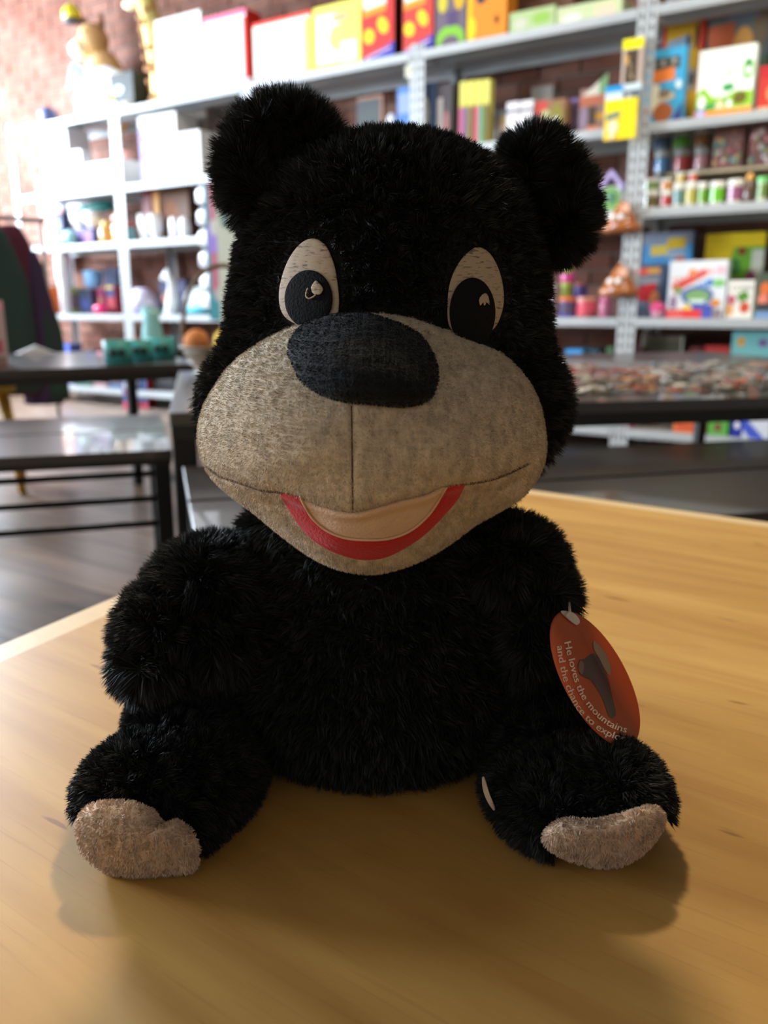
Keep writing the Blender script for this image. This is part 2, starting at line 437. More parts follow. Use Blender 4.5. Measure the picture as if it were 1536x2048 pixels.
# ---------------------------------------------------------------- black tables and benches
blk = mat((52, 47, 44), .30, spec=.9, coat=.4, noise=.3, nscale=5, aniso=(1, 14, 14))
blk_edge = mat((30, 27, 25), .5)
iron = mat((26, 25, 25), .5, metal=.3)
def black_table(label, loc, rz, w, d, top, boards=3, group='black framed tables'):
    t = thing('black_table', label, 'table', (loc[0], loc[1], 0), rz, group)
    bd = d/boards
    for k in range(boards):
        q = MB(); q.cbox(0, w, k*bd+.0006, (k+1)*bd-.0006, top-.022, top, .0015, blk); q.build('top_board', t)
    q = MB(); e = .002
    q.box(e, w-e, e, .03, top-.046, top-.022, blk_edge); q.box(e, w-e, d-.03, d-e, top-.046, top-.022, blk_edge)
    q.box(e, .03, .03, d-.03, top-.046, top-.022, blk_edge); q.box(w-.03, w-e, .03, d-.03, top-.046, top-.022, blk_edge)
    q.build('frame', t)
    for (x, y) in ((e, e), (w-.037-e, e), (e, d-.037-e), (w-.037-e, d-.037-e)):
        q = MB(); q.cbox(x, x+.037, y, y+.037, 0, top-.046, .002, iron); q.build('leg', t)
    for x in (.01, w-.03):
        q = MB(); q.box(x, x+.02, .04, d-.04, .10, .12, iron); q.build('stretcher', t)
    return t
C0 = (-.357, 1.369); TYAW = math.atan2(.189, .97)*1.12
TYAW = math.radians(12.6); BT = CZ-.170
black_table('long black table behind the bear strewn with jigsaw pieces', C0, TYAW, 2.0, .94, BT)
ub = (math.cos(TYAW), math.sin(TYAW)); vb = (-ub[1], ub[0])
def TB(u, v): return (C0[0]+ub[0]*u+vb[0]*v, C0[1]+ub[1]*u+vb[1]*v)
black_table('farther black table butted against the back of the jigsaw table', TB(.95, .965), TYAW+math.radians(2), 1.15, .62, BT-.004)
# table with the teal bracelets, far on the window side
p = onz(374, 727, BT); ty = math.radians(32); wt = 1.2
p.x += .08*math.cos(ty); p.y += .08*math.sin(ty)
loc = (p.x-wt*math.cos(ty), p.y-wt*math.sin(ty))
DT = black_table('black table near the windows holding teal paper bracelets', loc, ty, wt, .9, BT)
def DTp(px, py): return onz(px, py, BT)

def bench(label, loc, rz, w, top, bd, gap, rails):
    t = thing('bench', label, 'bench', (loc[0], loc[1], 0), rz, 'black two board benches')
    for k in range(2):
        q = MB(); y = k*(bd+gap); q.cbox(0, w, y, y+bd, top-.018, top, .002, blk); q.build('board', t)
    D = 2*bd+gap
    q = MB(); q.box(.002, w-.002, .004, .024, top-.027, top-.018, blk_edge); q.box(.002, w-.002, D-.024, D-.004, top-.027, top-.018, blk_edge)
    q.box(.002, .022, .024, D-.024, top-.027, top-.018, blk_edge); q.box(w-.022, w-.002, .024, D-.024, top-.027, top-.018, blk_edge)
    q.build('frame', t)
    for (x, y) in ((.004, .006), (w-.034, .006), (.004, D-.036), (w-.034, D-.036)):
        q = MB(); q.cbox(x, x+.03, y, y+.03, 0, top-.027, .002, iron); q.build('leg', t)
    for dz in rails:
        for y in ((.015,) if rails else ()):
            q = MB(); q.tube([(.02, y, top-dz), (w-.02, y, top-dz)], .0055, iron, 8); q.build('rail', t)
    return t
BZ = CZ-.25
pr = onz(344, 899, BZ); bz = math.radians(17); wb = 1.5
bench('black slatted bench by the windows with three thin rails under its seat', (pr.x-wb*math.cos(bz), pr.y-wb*math.sin(bz)), bz, wb, BZ, .262, .012, (.045, .092, .139))
g0 = TB(.04, -.545)
bench('black two board bench between the wooden table and the jigsaw table', g0, TYAW+math.radians(2.5), 1.9, CZ-.256, .252, .014, ())

# jigsaw pieces
jw = .03
def jig_mesh():
    h = jw/2; pts = []
    def side(p, d, n, sgn):
        # edge with a round tab (sgn +1) or socket (-1)
        out = []
        for (t, o) in ((0, 0), (.36, 0), (.33, .12), (.42, .22), (.58, .22), (.67, .12), (.64, 0)):
            out.append((p[0]+d[0]*t*jw+n[0]*o*jw*sgn, p[1]+d[1]*t*jw+n[1]*o*jw*sgn))
        return out
    pts += side((-h,-h), (1,0), (0,-1), 1); pts += side((h,-h), (0,1), (1,0), -1)
    pts += side((h,h), (-1,0), (0,1), 1); pts += side((-h,h), (0,-1), (-1,0), -1)
    return pts
jp = jig_mesh(); jmesh = []
JN = ['warm grey','khaki','pale stone','taupe','dark brown','coral orange','rust','moss','pale blue grey','amber','dark olive','dusty beige','red','cream white']
for c in [(196,186,170),(178,166,148),(205,196,184),(150,138,120),(118,104,88),(202,120,84),(170,96,70),(110,104,72),(160,176,178),(208,150,96),(90,84,70),(176,150,132),(186,70,60),(214,206,190)]:
    mt = mat(c, .45, noise=.5, nscale=120)
    n = len(jp); vs = [(x, y, 0) for x, y in jp]+[(x, y, .0022) for x, y in jp]
    me = bpy.data.meshes.new('jigsaw_piece')
    fs = [tuple(reversed(range(n))), tuple(range(n, 2*n))]+[(k, (k+1) % n, (k+1) % n+n, k+n) for k in range(n)]
    me.from_pydata(vs, [], fs); me.materials.append(mt); me.materials.append(mat((150, 138, 122), .8)); me.polygons[0].material_index = 1
    me.update(); jmesh.append(me)
placed = []
tries = 0; RJ = random.Random(3)
while len(placed) < 280 and tries < 9000:
    tries += 1
    px = RJ.uniform(1060, 1640); py = 728 + (RJ.random()**.9)*64 - (px-1060)*.028
    p = onz(px, py, BT)
    rel = (p.x-C0[0], p.y-C0[1]); u = rel[0]*ub[0]+rel[1]*ub[1]; v = rel[0]*vb[0]+rel[1]*vb[1]
    if not (.03 < u < 1.96 and .05 < v < .90): continue
    lay = sum(1 for q in placed if (q[0]-p.x)**2+(q[1]-p.y)**2 < (.034)**2)
    if lay > 4: continue
    placed.append((p.x, p.y)); me = RJ.choice(jmesh)
    o = bpy.data.objects.new('jigsaw_piece', me); COL.objects.link(o)
    tl = .0 if lay == 0 else RJ.uniform(-.22, .22)
    o.location = (p.x, p.y, BT+.0001+lay*.0032 + abs(tl)*.012); o.rotation_euler = (tl, RJ.uniform(-1, 1)*abs(tl), RJ.uniform(0, 6.28))
    jn = JN[jmesh.index(me)]; tag(o, jn+' jigsaw piece in the heap on the long black table', 'jigsaw piece', jn+' jigsaw pieces in the heap')

# ---------------------------------------------------------------- builders for stock on the shelves
card_in = mat((120, 110, 100), .8)
def art_mesh(mb, w, h, art, y=-.0006):
    """printed design: list of ('r',x,y,w,h,col[,deg]) / ('e',...) / ('p',[(x,y)..],col) / ('t',text,x,y,size,col[,deg]) in 0..1 of the front face"""
    k = 0
    for a in art:
        yy = y - .00035*k; k += 1
        if a[0] in 're':
            x, z, ww, hh, col = a[1:6]; deg = a[6] if len(a) > 6 else 0
            cx, cz = (x+ww/2)*w, (z+hh/2)*h; hx, hz = ww*w/2, hh*h/2
            if a[0] == 'r': pts = [(-hx,-hz),(hx,-hz),(hx,hz),(-hx,hz)]
            else: pts = [(hx*math.cos(q*math.pi/8), hz*math.sin(q*math.pi/8)) for q in range(16)]
            c_, s_ = math.cos(math.radians(deg)), math.sin(math.radians(deg))
            pts = [(cx+p*c_-q*s_-w/2, cz+p*s_+q*c_) for p, q in pts]
            mb.plate(pts, yy, .0003, mat(col, .55, spec=.18))
        elif a[0] == 'p':
            mb.plate([(p*w-w/2, q*h) for p, q in a[1]], yy, .0003, mat(a[2], .55, spec=.18))
        elif a[0] == 't':
            _, body, x, z, size, col = a[:6]; deg = a[6] if len(a) > 6 else 0
            vs, fs = text_geo(body, size*h)
            c_, s_ = math.cos(math.radians(deg)), math.sin(math.radians(deg))
            mb.add([(x*w-w/2+p[0]*c_-p[1]*s_, yy, z*h+p[0]*s_+p[1]*c_) for p in vs], fs, mat(col, .55, spec=.18))
def place(px0, px1, pyt, surf, b, pyb=None):
    pm = (px0+px1)/2
    pymid = pyt+20
    s0, _ = hit(px0, pymid, b); s1, _ = hit(px1, pymid, b); _, zt = hit(pm, pyt, b)
    zb = surf if surf is not None else hit(pm, pyb, b)[1]
    return s0, s1, zt, zb
def carton(px0, px1, pyt, surf, b, dep, col, art, label, cat='box', name='game_box', group=None, side=None, gloss=.35, yaw=0):
    s0, s1, zt, zb = place(px0, px1, pyt, surf, b)
    if yaw == 0 and side is None: pass
    w = s1-s0; h = zt-zb
    t = thing(name, label, cat, SB((s0+s1)/2, b, zb+.0005), YAW+yaw, group)
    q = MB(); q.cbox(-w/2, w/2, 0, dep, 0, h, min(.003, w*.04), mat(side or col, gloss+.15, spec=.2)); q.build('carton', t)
    q = MB(); q.plate([(-w/2+.002, .002), (w/2-.002, .002), (w/2-.002, h-.003), (-w/2+.002, h-.003)], -.0006, .0004, mat(col, gloss+.15, spec=.2))
    art_mesh(q, w, h, art, -.001); q.build('printed_front', t)
    return t
def tub(px, wpx, pyt, surf, b, body, lid, band, label, cat='tub', name='tub', group=None, pyb=None, band_rng=(.2, .72), z0=None, taper=1.0, gloss=.15):
    s0, s1, zt, zb = place(px-wpx/2, px+wpx/2, pyt, surf if z0 is None else z0, b, pyb)
    r = (s1-s0)/2; h = zt-zb
    t = thing(name, label, cat, SB((s0+s1)/2, b+r, zb+.0005), YAW, group)
    q = MB(); rt = r; rb = r*taper
    q.lathe([(rb*.9, 0), (rb*.95, h*.03), (rt*.93, h*.80), (rt*.9, h*.84)], mat(body, gloss), 20); q.build('tub_body', t)
    q = MB(); q.lathe([(rt*.96, h*.78), (rt, h*.80), (rt, h*.96), (rt*.95, h*.99), (rt*.3, h*.995)], mat(lid, .3), 20); q.build('lid', t)
    if band:
        q = MB(); f = lambda k: (rb*.95+(rt*.93-rb*.95)*k/.8)*1.02
        q.lathe([(f(band_rng[0]), h*band_rng[0]), (f(band_rng[1]), h*band_rng[1])], mat(band, gloss), 20, caps=False); q.build('label_band', t)
    return t, zt
def blob_item(px, wpx, pyt, surf, b, build, label, cat, name, group=None, yaw=0, pyb=None):
    s0, s1, zt, zb = place(px-wpx/2, px+wpx/2, pyt, surf, b, pyb)
    w = s1-s0; h = zt-zb
    t = thing(name, label, cat, SB((s0+s1)/2, b+w*.4, zb+.0005), YAW+yaw, group)
    build(t, w, h); return t
# ---------------------------------------------------------------- stock, right part of the shelving
Wh=(238,238,232); Rd_=(196,44,40); Ye=(238,206,40); Bl=(60,110,190); Gr=(96,180,60); Or=(226,120,40)
# shelf B, post on the right
carton(1328, 1412, 26, LB, .30, .05, (206,158,42), [('r',0,0,.09,1,Rd_),('r',.9,0,.1,1,Rd_),('r',.14,.68,.55,.12,(140,160,180),12),('e',.57,.72,.12,.1,(60,74,92)),('r',.2,.62,.4,.03,(216,120,80),10),('e',.76,.68,.12,.22,(96,46,36)),('e',.12,.36,.15,.16,(130,140,40)),('e',.42,.38,.1,.14,(150,60,36)),('e',.66,.34,.22,.2,(150,140,130)),('e',.70,.38,.14,.12,(70,58,54)),('p',[(.0,.0),(.4,.0),(.3,.3),(0,.34)],(150,70,36))], 'tall yellow game box with red borders standing behind the blue box')
carton(1420, 1545, 8, LB, .30, .05, (104,112,112), [('r',.02,.58,.42,.28,(190,96,60),4),('r',.06,.50,.40,.12,(140,130,80),8),('r',.03,.38,.2,.14,(206,140,70)),('e',.40,.40,.36,.42,(210,150,76)),('e',.44,.3,.3,.26,(206,104,50)),('e',.22,.3,.2,.18,(160,90,100)),('r',.02,.2,.22,.18,(140,164,150)),('e',.72,.6,.24,.36,(120,100,76)),('e',.76,.34,.24,.24,(98,120,96)),('r',.3,.88,.5,.1,(120,128,146))], 'large dim grey and orange game box behind the green and white box')
carton(1289, 1372, 97, LB, .05, .055, (70,170,215), [('r',.10,.72,.78,.16,(84,84,80)),('e',.18,.76,.1,.08,(170,170,160)),('e',.42,.77,.1,.08,(170,170,160)),('e',.68,.78,.1,.08,(170,170,160)),('r',.25,.56,.52,.17,(232,130,60),6),('p',[(.18,.55),(.42,.52),(.48,.2),(.30,.12),(.2,.3)],(236,228,196)),('r',.38,.3,.42,.08,(214,196,170),14),('e',.4,.34,.3,.12,(140,120,100)),('e',.3,.02,.48,.26,(176,100,60)),('e',.0,.02,.24,.24,(200,96,60)),('p',[(.72,0),(1,0),(1,.26)],(70,70,140)),('e',.80,.44,.16,.12,(220,240,245))], 'sky blue boxed game standing beside the tall perforated post')
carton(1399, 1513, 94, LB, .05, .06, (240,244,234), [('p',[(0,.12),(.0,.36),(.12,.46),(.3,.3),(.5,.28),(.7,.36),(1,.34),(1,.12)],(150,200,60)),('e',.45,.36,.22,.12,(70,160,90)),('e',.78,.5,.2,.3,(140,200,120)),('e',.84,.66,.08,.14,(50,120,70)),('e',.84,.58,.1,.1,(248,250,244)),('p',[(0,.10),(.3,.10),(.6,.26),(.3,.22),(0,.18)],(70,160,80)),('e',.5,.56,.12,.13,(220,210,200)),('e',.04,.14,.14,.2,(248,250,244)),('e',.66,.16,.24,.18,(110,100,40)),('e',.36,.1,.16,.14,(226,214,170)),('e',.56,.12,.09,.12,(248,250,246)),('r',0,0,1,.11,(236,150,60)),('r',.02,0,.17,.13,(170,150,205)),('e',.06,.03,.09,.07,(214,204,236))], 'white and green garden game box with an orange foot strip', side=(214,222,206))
carton(1519, 1575, 130, LB, .05, .06, (196,60,50), [('r',0,.74,1,.26,(186,44,48)),('e',.3,.2,.6,.4,(216,140,90)),('r',0,0,1,.1,(226,196,150)),('e',.1,.02,.12,.06,(60,40,30)),('e',.4,.02,.12,.06,(60,40,30))], 'red game box cut off by the picture edge, pale strip along its foot')
carton(1290, 1330, 236-62, LB, .20, .04, (176,84,60), [('e',.1,.1,.7,.5,(190,90,60))], 'small rusty red box tucked behind the sky blue box')
# hanging packs on the post at s=0
def hangpack(px0, px1, py0, py1, b, cols, label):
    s0, z1 = hit(px0, py0, b); s1, _ = hit(px1, py0, b); _, z0 = hit((px0+px1)/2, py1, b)
    w = s1-s0; h = z1-z0
    t = thing('hanging_pack', label, 'toy pack', SB((s0+s1)/2, b, z0), YAW, 'packs hanging on the perforated post')
    q = MB(); q.cbox(-w/2, w/2, 0, .018, 0, h, .002, mat(cols[0], .3)); q.build('backing_card', t)
    q = MB(); art_mesh(q, w, h, cols[1], -.001); q.build('printed_front', t)
    q = MB(); q.tube([(0, .026, h*.96), (0, .0, h*.96), (0, -.002, h*.96+.006)], .0025, steel, 6); q.build('hook', t)
    return t
hangpack(1247, 1288, 80, 178, -.045, ((198,176,160), [('r',0,.80,1,.20,(250,232,20)),('r',.16,.12,.62,.66,(76,62,48)),('e',.1,.5,.24,.2,(196,150,80)),('r',.40,.2,.1,.34,(176,160,130),14),('r',0,.0,.8,.10,(232,110,40)),('e',.3,.3,.3,.2,(110,90,66))]), 'clear pack with a yellow header and orange foot on the post')
hangpack(1212, 1283, 174, 232, -.076, ((206,222,228), [('r',0,.8,.5,.2,(40,150,215)),('r',.5,0,.5,.8,(96,104,112)),('r',.62,.1,.1,.6,(176,186,196))]), 'pack with a blue header half hidden behind the yellow pack')
hangpack(1211, 1275, 202, 278, -.108, ((244,206,20), [('r',.0,.72,1,.28,(250,230,20)),('r',.04,.52,.44,.16,(120,140,110),12),('r',.5,0,.5,1,(246,218,30)),('e',.12,.14,.32,.36,(236,220,186)),('r',.2,.02,.12,.2,(240,226,196))]), 'bright yellow hanging pack, lowest on the post')
# shelf B left of the post
carton(1160, 1214, 176, LB, .10, .05, (150,120,110), [('p',[(0,.8),(1,1.28),(1,.8)],(206,200,184)),('p',[(.7,1.13),(1,1.28),(1,.86),(.72,.84)],(120,160,110)),('r',.0,.62,1,.22,(186,110,84)),('r',.4,.3,.6,.14,(206,150,50)),('e',.0,.1,.34,.5,(150,130,150)),('r',.3,.0,.5,.16,(226,130,84)),('r',.34,.2,.3,.4,(84,66,58))], 'small house shaped toy box with a sloping pale roof', name='toy_box')
carton(1136, 1166, 196, LB, .16, .05, (120,104,150), [('r',.0,.1,.3,.5,(80,120,180)),('e',.3,.2,.6,.6,(170,150,190))], 'purple toy box beside the house shaped box')
carton(1070, 1131, 200, LB, .06, .08, (150,110,80), [('r',.0,.6,.4,.4,(204,80,70)),('e',.2,.5,.3,.26,(180,180,130)),('r',.1,.26,.5,.16,(214,90,80)),('r',.1,.1,.4,.16,(120,170,170)),('e',.5,.1,.45,.8,(140,130,60)),('e',.4,.2,.22,.3,(250,248,220)),('e',.6,.3,.2,.24,(250,248,220))], 'mixed red and green boxed toy between white cards and purple box')
carton(1062, 1106, 172, LB, .26, .04, (140,134,128), [('r',.1,.5,.8,.06,(110,104,100)),('r',.1,.7,.8,.06,(170,164,158))], 'plain grey box standing behind the red and green box')
for k, (a, b_) in enumerate(((1013, 1038), (1040, 1066))):
    carton(a, b_, 204-k*3, LB, .05, .05, (236,232,236), [('r',0,.72,1,.08,(110,108,112)),('r',.1,.1,.8,.5,(250,246,248))], ['white card box with a grey band, next to the dark bottles', 'white card box with a grey band, touching the red toy box'][k], group='white card boxes')
for k, px in enumerate((993, 1006)):
    tub(px, 11, 216, LB, .05, [(90,76,60),(150,120,70)][k], (50,46,46), None, ['dark little bottle right beside the yellow topped tubes', 'amber little bottle next to the white card box'][k], 'bottle', 'bottle', 'little bottles on the shelf')
for k in range(4):
    px = 919+k*15.5; st = [(206,110,140),(150,130,90),(214,90,110),(120,140,80)][k]
    t_ = carton(px, px+14.6, 163-k*1.5, LB, .04, .05, (226,220,110), [('r',0,0,.55,.60,st),('r',.55,0,.45,.60,[(120,100,150),(110,90,60),(110,170,150),(110,80,50)][k]),('r',0,.60,1,.03,(190,180,80))], ['yellow topped stick box, first of four, next to the dark rack post','yellow topped stick box, second from the dark rack post','yellow topped stick box, third from the dark rack post','yellow topped stick box, fourth and last, beside the bottles'][k], name='stick_box', group='yellow topped stick boxes')
carton(872, 905, 168, LB, .07, .05, (90,84,90), [('r',.1,.2,.3,.6,(206,200,200)),('e',.5,.2,.3,.4,(190,130,130))], 'dark box with a pink figure behind the bear head fur')
carton(794, 868, 170, LB, .05, .06, (86,130,196), [('r',.5,.2,.5,.8,(60,74,104)),('e',.3,.1,.3,.34,(226,190,80)),('e',.68,.3,.2,.5,(200,196,180)),('r',.05,.6,.3,.3,(150,170,220))], 'blue game box with a yellow figure above the bear head')
carton(714, 766, 192, LB, .20, .03, (176,130,110), [('r',.0,.05,.9,.9,(92,98,100)),('r',.15,.1,.6,.3,(140,70,70))], 'dark framed picture leaning against the brick wall above the bear', 'picture', 'framed_picture')
blob_item(777, 24, 224, LB, .04, lambda t, w, h: MB().ell((0,0,h*.5), (w*.5,w*.4,h*.5), mat((230,236,246), .2)).build('wrap', t) and MB().ell((w*.3,-.01,h*.4), (w*.25,w*.3,h*.4), mat((90,120,200), .3)).build('ribbon', t), 'shiny white and blue wrapped ball peeping over the bear head', 'ball', 'wrapped_ball')
# riser board with canisters between shelves B and D
zr = hit(1400, 341, .10)[1]
rs = thing('riser_board', 'thin tan riser board carrying the grey lidded canisters', 'shelf riser', SB(.10, .145, zr-.008), YAW)
q = MB(); q.cbox(0, .94, 0, .28, 0, .014, .002, mat((176,162,132), .5)); q.build('board', rs)
for x in (.0, .91):
    q = MB(); q.box(x, x+.02, .02, .26, -(zr-.008-LD), 0, mat((90,84,76), .6)); q.build('support', rs)
RZ = zr+.0065
bands = [[(70,120,160),(90,140,60),(150,110,50)], [(60,84,96),(190,60,60),(176,120,120)]]
names2 = [['clear canister with a blue band, lower row beside the post','clear canister with a red band, lower row middle','clear canister with a pink band, lower row end'],['clear canister with a dark blue band, upper row beside the post','clear canister with a green band, upper row middle','clear canister with a brown band, upper row end']]
bb2 = [[(70,120,160),(176,60,60),(170,120,124)],[(66,80,100),(84,140,54),(130,90,54)]]
for r2 in range(2):
    for c2 in range(3):
        px = 1322+c2*39.5; z0 = RZ if r2 == 0 else zprev[c2]
        if r2 == 0 and c2 == 0: zprev = [0,0,0]
        t_, zt_ = tub(px+(0), 35, 302-c2*3 if r2 == 0 else 263-c2*3, None, .16, (120,126,120), (160,162,158), bb2[r2][c2], names2[r2][c2], 'canister', 'canister', 'grey lidded craft canisters', z0=z0, band_rng=(.12,.7), gloss=.08)
        zprev[c2] = zt_
for k, (a, b_, tp) in enumerate(((1426, 1491, 250), (1499, 1570, 243))):
    def bag(t, w, h, k=k):
        q = MB(); q.cbox(-w/2, w/2, -w*.25, w*.25, 0, h, .012, mat((150,104,98), .25, noise=.6, nscale=28)); q.build('bag', t)
        q = MB()
        rr = random.Random(20+k)
        for _ in range(22):
            c = rr.choice([(150,90,84),(170,110,90),(110,150,110),(190,150,90),(90,150,150),(196,110,110),(220,200,196),(140,150,90)])
            x = rr.uniform(-.4,.4)*w; z = rr.uniform(.08,.85)*h; q.ell((x, -w*.25, z), (w*.09, .006, w*.09), mat(c, .4), 10, 6)
        tag(q.build('pom_poms', t), kind='stuff')
    blob_item((a+b_)/2, b_-a, tp, RZ, .14, bag, ['clear bag of coloured pom poms beside the grey lidded canisters', 'clear bag of coloured pom poms cut off by the picture edge'][k], 'bag', 'pom_pom_bag', 'bags of pom poms')
# tubs on shelf D
GD = 'little white lidded craft tubs'
row_d = [(1298,30,382,(110,100,60),'lower tub with an olive band nearest the post'),(1329,25,382,(180,60,60),'lower tub with a red band, second from the post'),
 (1354,22,366,(110,150,150),'tub with a teal label under two tiny tubs'),(1379,24,364,(190,180,90),'tub with a cream label under the tiny red tub'),(1403,18,364,(120,170,60),'tub with a leaf green label beside the lime one'),
 (1431,32,362,(110,190,50),'wide tub with a lime green and yellow label'),(1468,34,358,(150,90,120),'wide tub with a mauve label next to the dark bottle')]
tops = {}
for (px, w_, tp, bc, lb) in row_d:
    t_, zt_ = tub(px, w_, tp, LD, .05, (216,214,200), (240,238,228), bc, 'white lidded '+lb, 'tub', 'craft_tub', GD, band_rng=(.15,.72)); tops[px] = zt_
for (px, w_, tp, bc, base, lb) in ((1298,29,357,(120,150,90),1298,'upper tub with a green band, stacked nearest the post'),(1329,25,357,(200,130,60),1329,'upper tub with an orange band, stacked second from the post'),(1358,18,345,(210,180,90),1354,'tiny tub with a yellow band on the stack'),(1383,20,343,(190,80,50),1379,'tiny tub with a brick red band on the stack')):
    tub(px, w_, tp, None, .055, (216,214,200), (240,238,228), bc, 'white lidded '+lb, 'tub', 'craft_tub', GD, z0=tops[base], band_rng=(.15,.72))
def bottle(t, w, h, body, cap):
    q = MB(); q.lathe([(w*.42,0),(w*.46,h*.05),(w*.46,h*.6),(w*.3,h*.72),(w*.24,h*.76)], mat(body, .2), 18); q.build('bottle_body', t)
    q = MB(); q.lathe([(w*.3,h*.74),(w*.32,h*.78),(w*.3,h*.94),(w*.12,h)], mat(cap, .4), 18); q.build('cap', t)
blob_item(1498, 24, 345, LD, .05, lambda t,w,h: bottle(t,w,h,(96,76,66),(216,160,80)), 'dark squat bottle with a tan cap between the tubs', 'bottle', 'squat_bottle')
tub(1523, 24, 353, LD, .05, (200,206,180), (120,210,120), (110,140,70), 'tub with a bright green lid at the picture edge', 'tub', 'craft_tub', GD)
# purple roofed house left of the post on shelf D
def house(t, w, h):
    q = MB(); q.cbox(-w*.42, w*.42, 0, w*.5, 0, h*.62, .004, mat((206,214,206), .5)); q.build('house_body', t)
    q = MB(); q.plate([(-w*.5,h*.6),(-w*.4,h*.52),(0,h*.86),(w*.4,h*.52),(w*.5,h*.6),(0,h)], -.01, w*.6, mat((190,170,220), .5)); q.build('roof', t)
    q = MB(); pts = [(-w*.33,.01),(w*.33,.01),(w*.33,h*.4)]+[(w*.33*math.cos(a*math.pi/8), h*.4+w*.3*math.sin(a*math.pi/8)) for a in range(1,8)]+[(-w*.33,h*.4)]
    q.plate(pts, -.003, .003, mat((120,170,90), .5)); q.build('arched_window', t)
    q = MB(); q.ell((0,-.004,h*.35),(w*.18,.006,w*.2), mat((90,140,110), .4)); q.build('figure', t)
blob_item(1216, 56, 336, LD, .06, house, 'toy house with a lilac roof and green arched front', 'toy house', 'toy_house')
# wrapped cone toys hanging at the post
def cone(t, w, h):
    br = mat((176,104,52), .28, noise=.3, nscale=20)
    q = MB(); M_ = Matrix.Scale(.8, 4, (0,1,0))
    q.lathe([(w*.36,0),(w*.48,h*.06),(w*.5,h*.16),(w*.44,h*.27),(w*.36,h*.33),(w*.37,h*.42),(w*.30,h*.55),(w*.22,h*.62),(w*.2,h*.70),(w*.13,h*.84),(w*.03,h)], br, 22, M=M_); q.build('cone_body', t)
    for x in (-w*.13, w*.07):
        q = MB(); q.ell((x,-w*.29,h*.46),(w*.075,.012,h*.10), mat((250,250,248), .2), 12, 8); q.build('eye', t)
    q = MB(); q.ell((-w*.06,-w*.37,h*.2),(w*.07,.01,h*.06), mat((230,214,226), .2), 12, 8); q.build('mouth', t)
    q = MB(); q.tube([(0,0,h*.98),(0,.02,h*1.12),(0,.06,h*1.2)], .003, mat((216,216,216), .3), 6); q.build('hanging_loop', t)
    q = MB(); q.box(w*.05,w*.26,-w*.26,-w*.25,h*.60,h*.86, mat((226,170,140), .5)); q.build('price_tag', t)
blob_item(1235, 80, 397, None, -.10, cone, 'upper of two brown cone toys with white eyes hanging on the post', 'toy', 'cone_toy', 'brown cone toys on the post', pyb=464)
blob_item(1230, 80, 526, None, -.10, cone, 'lower of two brown cone toys with white eyes hanging on the post', 'toy', 'cone_toy', 'brown cone toys on the post', pyb=593)
# shelf E, left of the post
blob_item(1208, 28, 579, LE, .075, lambda t,w,h: bottle(t,w,h,(206,120,150),(236,214,226)), 'pink bottle standing under the lower cone toy', 'bottle', 'pink_bottle')
tub(1166, 40, 594, LE, .05, (196,96,96), (206,140,120), (210,80,100), 'round pink tub beside the purple and orange tub', 'tub', 'putty_tub', 'bright putty tubs')
t_, z1_ = tub(1128, 36, 594, LE, .05, (90,84,160), (230,120,60), (90,80,110), 'purple tub with an orange lid at the foot of the stack', 'tub', 'putty_tub', 'bright putty tubs')
t_, z2_ = tub(1155, 28, 566, None, .07, (70,60,140), (160,90,90), (64,54,120), 'dark purple tub with a dull red lid', 'tub', 'putty_tub', 'bright putty tubs', z0=z1_)
t_, z3_ = tub(1128, 22, 566, None, .055, (140,150,60), (170,200,80), (130,140,60), 'olive tub with a lime lid in the stack', 'tub', 'putty_tub', 'bright putty tubs', z0=z1_)
t_, z4_ = tub(1130, 30, 545, None, .055, (196,70,130), (200,80,140), None, 'magenta tub on top of the olive tub', 'tub', 'putty_tub', 'bright putty tubs', z0=z3_)
tub(1134, 16, 527, None, .06, (160,200,80), (226,110,80), None, 'tiny lime tub with a red lid, topmost of the stack', 'tub', 'putty_tub', 'bright putty tubs', z0=z4_)
tub(1099, 16, 566, LE, .04, (206,200,220), (220,216,230), None, 'pale lilac tub against the bear cheek fur', 'tub', 'putty_tub', 'bright putty tubs')
# shelf E, right of the post
carton(1287, 1386, 464, LE, .30, .04, (84,160,214), [('r',.0,.86,1,.14,(150,160,180)),('r',.16,.73,.36,.12,(236,206,90),3),('r',.5,.80,.36,.13,(226,190,50),3),('r',.5,.70,.36,.07,(176,186,200)),('e',.22,.42,.14,.22,(206,130,110)),('e',.62,.5,.26,.22,(206,96,60),-20),('p',[(.2,.3),(.5,.1),(.6,0),(.2,0)],(206,190,214)),('p',[(.5,.0),(1,0),(1,.45),(.6,.4)],(120,130,200))], 'blue jigsaw box with yellow lettering behind the white box')
carton(1262, 1330, 528, LE, .16, .04, (84,92,114), [('r',.1,.80,.4,.12,(214,84,60)),('r',.5,.82,.35,.10,(214,150,60)),('r',.05,.62,.8,.14,(130,132,138)),('e',.2,.3,.5,.32,(170,40,44)),('e',.5,.5,.3,.14,(190,40,44)),('e',.6,.2,.3,.3,(190,120,80)),('r',0,0,.9,.2,(60,66,84))], 'dark blue toy box with a red vehicle picture by the post')
blob_item(1311, 32, 603, LE, .02, lambda t,w,h: (MB().ell((0,0,h*.58),(w*.5,w*.42,h*.40), mat((214,70,130), .4)).build('top_dome', t), MB().lathe([(w*.3,0),(w*.42,h*.4)], mat((206,150,170), .5), 18).build('cup', t)), 'magenta cupcake shaped toy in front of the white box', 'toy', 'cupcake_toy')
